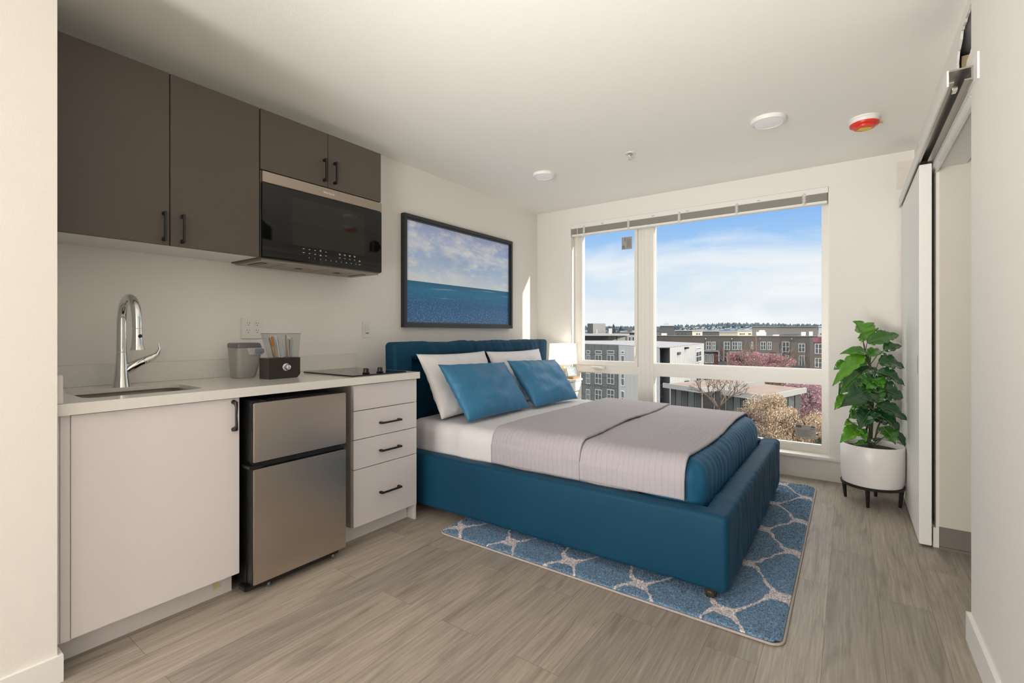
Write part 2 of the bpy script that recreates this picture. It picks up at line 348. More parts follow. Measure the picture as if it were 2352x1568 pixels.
# window unit
def window_unit():
    y0, y1 = 4.535, 4.60
    fr = MB()
    fr.box((WX0+.006, y0, WZ0), (.455, y1, WZ1)); fr.box((2.646, y0, WZ0), (WX1-.006, y1, WZ1))
    fr.box((.455, y0, WZ0), (2.646, y1, .243)); fr.box((.455, y0, 2.255), (2.646, y1, WZ1))
    fr.box((1.12, y0-.004, .243), (1.276, y1, 2.255)); fr.box((1.276, y0, .744), (2.646, y1, .856)); fr.box((.455, y0, .744), (1.12, y1, .82))
    # thin glazing beads and grooves in the mullion
    for a, b in ((1.150, 1.153), (1.185, 1.188), (1.235, 1.238)): fr.box((a, y0-.007, .243), (b, y0-.004, 2.255))
    for (a, b, c, d) in ((1.276, 2.646, .243, .744), (1.276, 2.646, .856, 2.255), (.455, 1.12, .243, .744)):
        for q in (((a, c), (a+.008, d)), ((b-.008, c), (b, d)), ((a+.008, c), (b-.008, c+.008)), ((a+.008, d-.008), (b-.008, d))):
            fr.box((q[0][0], y0+.012, q[0][1]), (q[1][0], y1-.012, q[1][1]))
    f = struct(fr.go('window_1', VINYL))
    sa = MB(); s0, s1 = y0-.012, y1-.02
    sa.box((.458, s0, .82), (.512, s1, 2.25)); sa.box((1.085, s0, .82), (1.118, s1, 2.25)); sa.box((.512, s0, .82), (1.085, s1, .868)); sa.box((.512, s0, 2.20), (1.085, s1, 2.25))
    sash = sa.go('window_sash', VINYL, f)
    h = MB(); h.tube([(.62, s0-.012, .800), (.66, s0-.030, .803), (.74, s0-.034, .800), (.765, s0-.026, .785)], [.008, .011, .010, .007], 8); h.box((.635, s0-.014, .783), (.775, s0, .812), .004)
    h.go('window_crank', TRIM, sash, True)
    k = MB(); k.box((1.088, s0-.012, .93), (1.108, s0, 1.045), .004); k.tube([(1.098, s0-.014, 1.035), (1.098, s0-.028, 1.0), (1.098, s0-.026, .93), (1.09, s0-.018, .905)], [.006, .009, .008, .005], 8)
    k.go('window_lock', TRIM, sash, True)
    for a, b, c, d in ((1.276, 2.646, .243, .744), (1.276, 2.646, .856, 2.255), (.455, 1.12, .243, .744), (.512, 1.085, .868, 2.20)):
        MB().box((a, 4.565, c), (b, 4.569, d)).go('window_pane', GLASS, f)
    return f
window_unit()
PAPER = mat('sticker_paper', (.36, .35, .32), .7); INK = mat('sticker_ink', (.10, .10, .10), .7)
def sticker(x0, x1, z0, z1, label, vertical):
    y = 4.5645; t = thing('window_sticker', label, 'sticker', ((x0+x1)/2, y, z0), 'manufacturer stickers on the window glass')
    box('paper', (x0, y-.0006, z0), (x1, y, z1), PAPER, t)
    b = MB(); rd = random.Random(3); W_, Z_ = x1-x0, z1-z0
    def r(u0, v0, u1, v1): b.box((x0+u0*W_, y-.0012, z0+v0*Z_), (x0+u1*W_, y-.0006, z0+v1*Z_))
    if vertical:
        r(.30, .68, .36, .94)
        for i in range(4): r(.08+i*.06, .08, .11+i*.06, .32)
        for i in range(7): r(.5+i*.06, .1+.1*rd.random(), .52+i*.06, .75+.2*rd.random())
    else:
        r(.03, .78, .30, .96); r(.76, .84, .95, .94); r(.72, .70, .95, .74)
        for i in range(8): r(.05+.08*rd.random(), .60-i*.07, .6+.35*rd.random(), .615-i*.07)
    b.go('printed_lines', INK, t)
sticker(.935, 1.045, 2.00, 2.125, 'small printed paper sticker at the top of the narrow left window pane', True)
sticker(2.456, 2.598, .292, .398, 'printed paper sticker at the bottom right corner of the large window', False)
# blinds, drawn up
def blinds():
    t = thing('venetian_blind', 'white venetian blind drawn fully up along the top of the window', 'blind', (1.55, YW+.03, 2.20))
    SL = mat('blind_slat', (.56, .53, .47), .45); WH = mat('blind_white', (.80, .78, .73), .45)
    box('headrail', (WX0+.01, YW-.005, 2.252), (WX1-.008, YW+.055, 2.298), WH, t, .002)
    for i in range(14): box('slat', (WX0+.02, YW-.002+.003*(i % 2), 2.196+i*.0040), (WX1-.016, YW+.048+.003*(i % 2), 2.1975+i*.0040), SL, t)
    box('bottom_rail', (WX0+.018, YW-.004, 2.172), (WX1-.014, YW+.05, 2.192), WH, t, .003)
    rd = random.Random(5)
    for px in (1341, 1443, 1560, 1692, 1847):
        u = (px-1176)/FPX; d = (YW-.01)/(FW.y+RT.y*u); x = CAM.x+d*(FW.x+RT.x*u)
        b = MB()
        for k in range(7): z = 2.182+k*.0125; b.tube([(x-.012, YW-.006, z), (x, YW-.018-.004*rd.random(), z+.006*rd.random()), (x+.012, YW-.006, z+.004)], .004, 6)
        b.tube([(x, YW-.010, 2.175), (x, YW-.012, 2.27)], .006, 8); b.go('ladder_cord', WH, t, True)
    for x in (.78, 1.30, 1.62, 2.2): box('mounting_clip', (x-.012, YW-.008, 2.262), (x+.012, YW-.004, 2.272), SL, t)
    MB().tube([(.50, YW-.008, 2.26), (.50, YW-.010, 1.42)], .0035, 6).go('tilt_wand', WH, t, True)
blinds()
# sliding door and track
def sliding():
    t = thing('sliding_door', 'tall white sliding door slid open at the right end of the room', 'door', (3.157, 3.9, 0))
    box('door_leaf', (3.128, 3.378, .012), (3.180, 4.42, 2.068), WHITEDOOR, t, .002)
    MB().box((3.1265, 3.405, .93), (3.1285, 3.43, 1.03)).go('finger_pull', mat('pull_metal', (.35, .34, .32), .35, metal=1), t)
    t = thing('door_track', 'aluminium track with white fascia above the sliding door', 'door track', (3.16, 3.3, 2.07))
    AL = mat('track_aluminium', (.42, .40, .36), .35, metal=.9); FA = mat('track_white', (.74, .72, .68), .4)
    y0, y1 = 2.36, 4.425
    box('fascia', (3.112, y0, 2.066), (3.118, y1, 2.125), FA, t)
    c = MB(); c.box((3.118, y0, 2.119), (3.184, y1, 2.125)); c.box((3.178, y0, 2.074), (3.184, y1, 2.119)); c.box((3.118, y0, 2.076), (3.132, y1, 2.081)); c.box((3.160, y0, 2.076), (3.178, y1, 2.081)); c.go('channel', AL, t)
    b = MB(); b.lathe([(.012, -.008), (.012, .008)], (3.146, y0+.10, 2.09), 16, 'x'); b.box((3.140, y0+.085, 2.078), (3.152, y0+.115, 2.09)); b.go('roller', CHROME, t)
    MB().box((3.132, 3.42, 2.069), (3.16, 3.50, 2.10)).go('door_hanger', BLKPL, t)
    struct(MB().box((3.184, 2.30, 2.050), (3.19, 2.46, 2.145)).box((3.186, 2.46, 2.050), (3.20, y1, 2.135)).go('trim_4', TRIM))
    struct(MB().box((3.19, OY0, OZ-.03), (3.32, OY1, OZ)).box((3.195, OY0-.0, OZ-.055), (3.205, OY1, OZ-.03)).go('trim_5', TRIM))
WHITEDOOR = mat('white_door', (.86, .845, .80), .55)
sliding()
# patch of rough plaster at the corner above the door
struct(MB().box((3.10, YW-.003, 2.20), (3.196, YW, 2.40)).go('trim_6', mat('raw_plaster', (.74, .69, .61), .9, bump=.3, bscale=30, var=.06, vscale=18)))

# ------------------------------------------------------------------ kitchen
def pull(name, c, length, vertical, parent, x):
    """square bar pull standing off a front at plane x; c = (y,z) centre"""
    b = MB(); y, z = c; l = length/2
    if vertical:
        b.box((x+.022, y-.005, z-l), (x+.032, y+.005, z+l), .0015)
        for s in (-1, 1): b.box((x, y-.006, z+s*(l-.008)-.008), (x+.026, y+.006, z+s*(l-.008)+.008), .002)
    else:
        b.box((x+.022, y-l, z-.005), (x+.032, y+l, z+.005), .0015)
        for s in (-1, 1): b.box((x, y+s*(l-.008)-.008, z-.006), (x+.026, y+s*(l-.008)+.008, z+.006), .002)
    return b.go(name, BLACK, parent, True)
def upper(name, label, y0, y1, z0, z1, doors, handles):
    t = thing(name, label, 'cabinet', (.165, (y0+y1)/2, z0))
    box('carcass', (.002, y0, z0), (.308, y1, z1), mat('cabinet_white_box', (.80, .78, .74), .45), t)
    for (a, b), (hy, hz) in zip(doors, handles):
        d = box('door', (.310, a+.0015, z0), (.330, b-.0015, z1), DARKCAB, t, .001)
        pull('handle', (hy, hz), .130, True, d, .330)
    return t
upper('wall_cabinet', 'leftmost dark brown wall cabinet door unit high above the sink', .404, .8385, 1.550, 2.323, [(.404, .8385)], [(.814, 1.630)])
upper('wall_cabinet', 'dark brown wall cabinet just left of the microwave', .8395, 1.236, 1.550, 2.323, [(.8395, 1.236)], [(.886, 1.630)])
upper('wall_cabinet', 'short dark brown two door cabinet above the microwave', 1.240, 2.018, 2.008, 2.323, [(1.240, 1.631), (1.631, 2.018)], [(1.603, 2.100), (1.672, 2.100)])
def microwave():
    y0, y1, z0, z1 = 1.243, 2.018, 1.545, 2.004
    t = thing('microwave', 'black glass over the range microwave under the short cabinet', 'microwave', (.18, 1.63, z0))
    body = box('body', (.004, y0, z0), (.322, y1, z1-.002), mat('microwave_body', (.20, .18, .155), .45, metal=.6), t)
    box('top_band', (.322, y0+.004, 1.944), (.339, y1-.002, 2.000), mat('champagne_steel', (.40, .34, .28), .34, metal=1, aniso=.4), t, .002)
    g = box('door_glass', (.322, y0+.002, z0+.004), (.338, y1-.001, 1.940), GLOSSBLK, t, .002)
    MB().box((.3379, y0+.165, 1.64), (.3382, y1-.135, 1.90)).go('viewing_window', mat('tinted_glass', (.014, .013, .009), .04), g)
    text('logo_lettering', 'Whirlpool', .0175, (.3392, 1.632, 1.972), (0, 1, 0), (0, 0, 1), (1, 0, 0), mat('logo_silver', (.78, .75, .70), .3, metal=.3), t)
    WM = mat('panel_print', (.70, .70, .68), .5); b = MB(); rd = random.Random(2)
    def dash(y, z, w_): MB().box((.3381, y-w_*.36, z-.0010), (.3385, y+w_*.36, z+.0010)).go('button_mark', WM, g)
    ys = [1.475+.0345*i for i in range(5)]; y2 = [1.705+.0345*i for i in range(4)]
    for i, y in enumerate(ys): dash(y, 1.626, .012+.004*rd.random()); dash(y, 1.604, .012+.004*rd.random())
    for i, y in enumerate(y2): dash(y, 1.627, .018); dash(y, 1.622, .012); dash(y, 1.604, .012)
    dash(ys[3], 1.631, .012); dash(ys[3], 1.600, .014); dash(1.845, 1.604, .014); dash(1.845, 1.599, .012); dash(1.845, 1.580, .022)
    for i, ch in enumerate('1234567890'): text('digit', ch, .0095, (.3383, 1.508+.0345*i, 1.580), (0, 1, 0), (0, 0, 1), (1, 0, 0), WM, g, .0002)
    # underside: vent grille, lamps, filters
    u = box('underside_panel', (.03, y0+.01, z0-.010), (.315, y1-.01, z0), mat('underside_metal', (.34, .30, .26), .4, metal=.7), t)
    FI = mat('filter_mesh', (.50, .45, .39), .4, metal=.6)
    for a in (1.40, 1.65):
        f = MB().box((.07, a, z0-.014), (.27, a+.235, z0-.010)).go('grease_filter', FI, t)
        r = MB()
        for k in range(12): r.box((.08, a+.012+k*.019, z0-.0165), (.26, a+.019+k*.019, z0-.014))
        r.go('filter_ribs', STEEL, f)
        MB().box((.20, a+.10, z0-.019), (.225, a+.135, z0-.0165)).go('filter_latch', BLKPL, f)
    for a in (1.285, 1.93): box('lamp_lens', (.10, a, z0-.013), (.24, a+.035, z0-.010), BLKPL, t)
microwave()
def base_units():
    t = thing('base_cabinet', 'white sink base cabinet with one wide door', 'cabinet', (.31, .71, 0))
    box('carcass', (.002, .405, .095), (.606, 1.002, .700), WHITECAB, t)
    MB().box((.590, .405, .700), (.606, 1.002, .873)).box((.002, .405, .700), (.59, .42, .873)).box((.002, .987, .700), (.59, 1.002, .873)).go('carcass_rim', WHITECAB, t)
    box('toe_kick', (.02, .4155, 0), (.556, 1.000, .095), WHITECAB, t)
    MB().box((.606, .405, .095), (.622, .419, .873)).box((.606, .4195, .095), (.626, .4445, .873)).go('filler_strip', WHITECAB, t)
    d = box('door', (.608, .446, .099), (.630, 1.000, .871), WHITECAB, t, .0015)
    b = MB(); y = .975; b.tube([(.630, y, .855), (.652, y, .853), (.658, y, .835), (.655, y, .795), (.658, y, .758), (.652, y, .738), (.630, y, .736)], [.010, .009, .006, .005, .006, .009, .010], 10); b.go('handle', BLACK, d, True)
    tp = MB(); tp.add([(.5562, .915, .092), (.5562, .932, .088), (.5568, .955, .040), (.5568, .925, .032)], [[0, 3, 2, 1]])
    tp.add([(.5575, .915, .092), (.5575, .932, .088), (.5585, .955, .040), (.5585, .925, .032)], [[0, 1, 2, 3], ])
    tag(tp.go('masking_tape', mat('masking_tape', (.62, .54, .32), .8)), 'small scrap of yellow masking tape on the white toe kick', 'tape')
    t = thing('base_cabinet', 'white four drawer base cabinet at the end of the counter', 'cabinet', (.31, 1.82, 0))
    box('carcass', (.002, 1.589, .092), (.606, 2.034, .873), mat('drawer_box', (.46, .42, .37), .5), t)
    box('toe_kick', (.02, 1.56, 0), (.556, 2.034, .095), WHITECAB, t)
    box('end_panel', (.002, 2.036, 0), (.622, 2.052, .873), WHITECAB, t, .001)
    zs = [.871, .7285, .5705, .4075, .092]
    for i in range(4):
        d = box('drawer', (.608, 1.591, zs[i+1]+.0025), (.628, 2.050, zs[i]-.0015), WHITECAB, t, .0012)
        if i: pull('handle', (1.835, (.643, .485, .245)[i-1]), .148, False, d, .628)
base_units()
def counter():
    t = thing('worktop', 'long white quartz worktop over the sink and mini fridge', 'worktop', (.325, 1.23, .875))
    # slab with a cut-out for the sink
    X0, X1, Y0, Y1 = .002, .650, .405, 2.058; sx0, sx1, sy0, sy1, r = .205, .530, .505, .905, .05
    hole = []
    for cx, cy, a0 in ((sx1-r, sy1-r, 0), (sx0+r, sy1-r, 90), (sx0+r, sy0+r, 180), (sx1-r, sy0+r, 270)):
        for k in range(7): a = math.radians(a0+k*15); hole.append((cx+r*math.cos(a), cy+r*math.sin(a)))
    outer = [(X0, Y0), (X1, Y0), (X1, Y1), (X0, Y1)]
    polys = [[V((a, b, 0)) for a, b in q] for q in (outer, hole)]; tris = tessellate_polygon(polys); fl = polys[0]+polys[1]; n = len(fl)
    vs = [(p.x, p.y, .915) for p in fl]+[(p.x, p.y, .898) for p in fl]; fs = [[a, b, c] for a, b, c in tris]+[[a+n, c+n, b+n] for a, b, c in tris]; off = 0
    for q in polys:
        k = len(q)
        for i in range(k): a = off+i; b = off+(i+1) % k; fs.append([a, a+n, b+n, b])
        off += k
    sl = MB().add(vs, fs); sl.box((X1-.025, Y0, .875), (X1, Y1, .898)).box((X0, Y1-.022, .875), (X1-.025, Y1, .898)); sl.go('slab', QUARTZ, t)
    box('backsplash', (.002, .425, .9152), (.022, 2.056, 1.012), QUARTZ, t, .0015)
    box('side_splash', (.002, .4045, .9152), (.640, .424, 1.012), QUARTZ, t, .0015)
    # sink bowl
    s = thing('sink', 'undermount stainless steel sink in the white worktop', 'sink', (.37, .70, .72))
    vs = []; fs = []; k = len(hole); c = ((sx0+sx1)/2, (sy0+sy1)/2)
    lv = [(1.0, .8975), (1.0, .80), (.985, .755), (.94, .735), (.5, .728), (.12, .724)]
    for sc, z in lv:
        for x, y in hole: vs.append((c[0]+(x-c[0])*sc, c[1]+(y-c[1])*sc, z))
    for i in range(len(lv)-1):
        for j in range(k): fs.append([i*k+j, i*k+(j+1) % k, (i+1)*k+(j+1) % k, (i+1)*k+j])
    fs.append([(len(lv)-1)*k+j for j in range(k)])
    b = mesh('bowl', vs, fs, SINKST, s, True); b.modifiers.new('thick', 'SOLIDIFY').thickness = .0015
    MB().lathe([(.042, 0), (.042, .003), (.03, .003), (.02, .0015)], (c[0], c[1], .725), 24).go('drain', CHROME, s, True)
counter()
def faucet():
    x, y, z = .162, .711, .915
    t = thing('faucet', 'tall chrome gooseneck faucet with side lever behind the sink', 'faucet', (x, y, z))
    MB().tube([(x, y, z), (x, y, z+.004), (x, y, z+.05), (x, y, z+.12), (x, y, z+.155)], [.034, .0335, .027, .0215, .0195], 24).go('base', CHROME, t, True)
    pts = [(x, y, z+.157), (x, y, z+.285)]; R = .098; cx = x+R
    for k in range(1, 17): a = PI-k*PI/16*.97; pts.append((cx+R*math.cos(a), y, z+.285+R*1.12*math.sin(a)))
    e = pts[-1]; pts.append((e[0]+.002, y, e[2]-.035))
    rs = [.0195, .0185]+[.0178]*17; MB().tube(pts, rs, 20).go('spout', CHROME, t, True)
    q = pts[-1]
    h = MB().tube([(q[0], y, q[2]-.002), (q[0]+.001, y, q[2]-.04), (q[0]+.003, y, q[2]-.075), (q[0]+.004, y, q[2]-.092)], [.0175, .0185, .022, .0265], 20).go('spray_head', CHROME, t, True)
    MB().lathe([(.0, -.004), (.0065, -.002), (.0075, .003), (.005, .007)], (q[0]+.020, y+.004, q[2]-.032), 14, 'x').go('spray_button', BLKPL, h, True)
    MB().tube([(x, y, z+.055), (x+.004, y+.028, z+.083), (x+.010, y+.060, z+.105), (x+.014, y+.078, z+.113)], [.012, .022, .0195, .018], 18).go('valve_arm', CHROME, t, True)
    MB().tube([(x+.0145, y+.080, z+.114), (x+.020, y+.108, z+.128), (x+.024, y+.126, z+.142), (x+.026, y+.136, z+.168), (x+.026, y+.130, z+.192)], [.018, .0155, .010, .006, .0035], 16).go('lever', CHROME, t, True)
faucet()
def fridge():
    y0, y1 = 1.026, 1.494
    t = thing('mini_fridge', 'two door stainless mini fridge standing under the worktop', 'fridge', (.36, 1.26, 0))
    box('body', (.10, y0+.004, .035), (.630, y1-.004, .842), BLKPL, t, .004)
    box('top_hinge_cover', (.54, y0+.006, .842), (.69, y0+.06, .856), BLKPL, t, .003)
    box('top_cap', (.56, y0+.08, .842), (.640, y1-.03, .853), BLKPL, t, .003)
    def door(z0, z1, nm):
        d = box(nm, (.645, y0, z0), (.690, y1, z1), BLKPL, t, .003)
        box('steel_skin', (.690, y0+.001, z0+.002), (.700, y1, z1-.002), STEEL, d, .003)
        return d
    u = door(.585, .850, 'freezer_door'); l = door(.048, .558, 'fridge_door')
    MB().box((.640, y0+.01, .560), (.686, y1-.02, .584), .003).go('handle_recess', BLKPL, t)
    box('hinge_plate', (.62, y0-.012, .558), (.692, y0+.05, .572), BLKPL, t, .002)
    box('bottom_grille', (.60, y0-.02, .018), (.665, y1-.02, .040), BLKPL, t, .004)
    for yy in (y0+.09, y1-.05):
        MB().lathe([(.012, 0), (.014, .004), (.008, .010), (.008, .04)], (.655, yy, 0), 16).go('levelling_foot', mat('foot_metal', (.3, .3, .3), .3, metal=.8), t, True)
    for yy in (y0+.06, y1-.06): MB().lathe([(.014, 0), (.014, .036)], (.16, yy, 0), 12).go('rear_foot', BLKPL, t)
    # dark sheet that paints in the shade of the niche behind the fridge
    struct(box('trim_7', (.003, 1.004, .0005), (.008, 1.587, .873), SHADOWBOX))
fridge()
def cooktop():
    t = thing('cooktop', 'thin black glass cooktop set on the right of the worktop', 'cooktop', (.36, 1.8, .915))
    box('glass_plate', (.125, 1.60, .9155), (.608, 1.985, .9225), mat('cooktop_glass', (.010, .010, .010), .04), t, .0015)
    RG = mat('burner_ring', (.10, .10, .10), .2)
    for cx, cy, r in ((.26, 1.70, .065), (.26, 1.88, .08)):
        b = MB(); n = 40; vs = []
        for rr in (r, r-.003):
            for k in range(n): a = 2*PI*k/n; vs.append((cx+rr*math.cos(a), cy+rr*math.sin(a), .9228))
        b.add(vs, [[k, (k+1) % n, n+(k+1) % n, n+k] for k in range(n)]); b.go('burner_ring', RG, t)
    for y in (1.735, 1.835):
        MB().lathe([(.020, 0), (.021, .004), (.017, .006), (.0145, .026), (.011, .030)], (.545, y, .9228), 20).box((.545-.020, y-.003, .932), (.545+.018, y+.003, .950), .002).go('knob', BLKPL, t, True)
cooktop()
def canister():
    c = V((.150, 1.245, .915)); t = thing('countertop_canister', 'grey tapered plastic canister left of the dark straw dispenser', 'canister', c)
    G = mat('grey_plastic', (.33, .32, .30), .3); D = mat('dark_grey_plastic', (.13, .13, .135), .3)
    def sec(w0, w1, d, z, r=.022):   # rounded rectangle y from -w0..w1
        pts = []
        for cx, cy, a0 in ((d-r, w1-r, 0), (-d+r, w1-r, 90), (-d+r, -w0+r, 180), (d-r, -w0+r, 270)):
            for k in range(6): a = math.radians(a0+k*18); pts.append((c.x+cx+r*math.cos(a), c.y+cy+r*math.sin(a), c.z+z))
        return pts
    def loft(secs):
        k = len(secs[0]); vs = [p for s in secs for p in s]; fs = [[i*k+j, i*k+(j+1) % k, (i+1)*k+(j+1) % k, (i+1)*k+j] for i in range(len(secs)-1) for j in range(k)]
        fs += [list(range(k))[::-1], [(len(secs)-1)*k+j for j in range(k)]]; return vs, fs
    vs, fs = loft([sec(.056, .038, .045, .001), sec(.058, .044, .05, .01), sec(.060, .058, .056, .06), sec(.063, .066, .06, .12), sec(.065, .072, .062, .162)])
    b = MB().add(vs, fs).go('body', G, t, True)
    vs, fs = loft([sec(.067, .070, .064, .163), sec(.067, .062, .064, .184), sec(.060, .055, .058, .188)])
    MB().add(vs, fs).go('lid', D, t, True)
    vs, fs = loft([[(p[0]+.002, p[1], p[2]) for p in sec(.012, .075, .064, .125)], [(p[0]+.002, p[1], p[2]) for p in sec(.024, .070, .064, .161)]])
    MB().add(vs, fs).go('spout_panel', mat('light_grey_plastic', (.42, .42, .42), .3), t, True)
    MB().box((c.x+.066, c.y+.022, c.z+.132), (c.x+.072, c.y+.072, c.z+.156), .003).go('push_tab', mat('blue_grey_plastic', (.24, .29, .33), .2), t)
canister()
def dispenser():
    x, y, z = .330, 1.345, .915; t = thing('utensil_dispenser', 'dark box with clear bin of straws and utensils on the worktop', 'dispenser', (x, y, z))
    DK = mat('espresso_plastic', (.030, .024, .020), .28)
    b = MB(); pr = [(-.085, 0), (.068, 0), (.085, .018), (.085, .108), (-.085, .108)]
    vs = [(x+dx, y+a, z+h+.001) for dx in (-.05, .05) for a, h in pr]
    b.add(vs, [[0, 1, 2, 3, 4][::-1], [5, 6, 7, 8, 9]]+[[i, (i+1) % 5, 5+(i+1) % 5, 5+i] for i in range(5)]); base = b.go('base_box', DK, t)
    MB().lathe([(.020, 0), (.020, .003), (.010, .006), (.010, .012), (.016, .018), (.013, .026), (.004, .029)], (x+.05, y+.005, z+.060), 24, 'x').go('knob', CHROME, base, True)
    w0 = [(x-.045, y-.045), (x+.045, y-.045), (x+.045, y+.080), (x-.045, y+.080)]; w1 = [(x-.050, y-.078), (x+.050, y-.078), (x+.050, y+.088), (x-.050, y+.088)]
    vs = [(*p, z+.110) for p in w0]+[(*p, z+.238) for p in w1]; m = mesh('clear_bin', vs, [[i, (i+1) % 4, 4+(i+1) % 4, 4+i] for i in range(4)]+[[0, 3, 2, 1]], CLEAR, t)
    r = MB(); 
    for i in range(4): a, c_ = w1[i], w1[(i+1) % 4]; r.tube([(*a, z+.238), (*c_, z+.238)], .0022, 6)
    r.go('bin_rim', mat('rim_grey', (.25, .26, .27), .25), m)
    rd = random.Random(11)
    PAL = [mat('straw_white', (.75, .76, .78), .3), mat('straw_clear_grey', (.50, .52, .54), .2), mat('straw_brown', (.30, .20, .12), .4)]
    for i in range(22):
        yy = -.058+.0064*i; yb = -.032+.0049*i; xx = rd.uniform(-.03, .03)
        s = MB().tube([(x+xx, y+yb, z+.111), (x+xx*1.1, y+yy, z+.200+.030*rd.random())], .0036, 8)
        tag(s.go('wrapped_straw', PAL[0 if rd.random() < .6 else 1+rd.randrange(2)], None, True), 'thin wrapped straw standing in the clear bin on the dark box', 'straw', 'straws in the clear bin')
    a = MB().tube([(x+.030, y-.040, z+.111), (x+.034, y-.052, z+.165), (x+.036, y-.058, z+.180), (x+.036, y-.062, z+.222)], [.003, .0035, .007, .006], 10)
    tag(a.go('stirrer', mat('amber', (.55, .20, .02), .15), None, True), 'amber coloured stirrer at the left end of the clear bin', 'stirrer')
dispenser()
def outlets():
    W = mat('plate_white', (.76, .735, .70), .35); DK = mat('slot_dark', (.06, .05, .045), .6)
    t = thing('wall_outlet', 'white four socket outlet plate on the wall behind the canister', 'outlet', (.003, 1.358, 1.12))
    p = box('plate', (.001, 1.296, 1.122), (.007, 1.420, 1.242), W, t, .002)
    for y in (1.333, 1.383):
        for z in (1.208, 1.166):
            s = MB().lathe([(.0165, 0), (.0165, .0022)], (.0068, y, z), 24, 'x').go('socket', W, t)
            b = MB().box((.0088, y-.0075, z+.001), (.0094, y-.0055, z+.010)).box((.0088, y+.0055, z+.001), (.0094, y+.0075, z+.009)).lathe([(.0026, 0), (.0026, .0006)], (.0088, y, z-.007), 10, 'x').go('slots', DK, s)
    t = thing('light_switch', 'white light switch plate between microwave and picture', 'switch', (.003, 2.155, 1.12))
    box('plate', (.001, 2.120, 1.122), (.007, 2.190, 1.238), W, t, .002)
    r = box('rocker', (.006, 2.138, 1.146), (.0105, 2.172, 1.214), mat('rocker_white', (.70, .68, .66), .3), t, .0015)
    MB().box((.0104, 2.142, 1.152), (.011, 2.168, 1.157)).go('indicator', DK, r)
outlets()

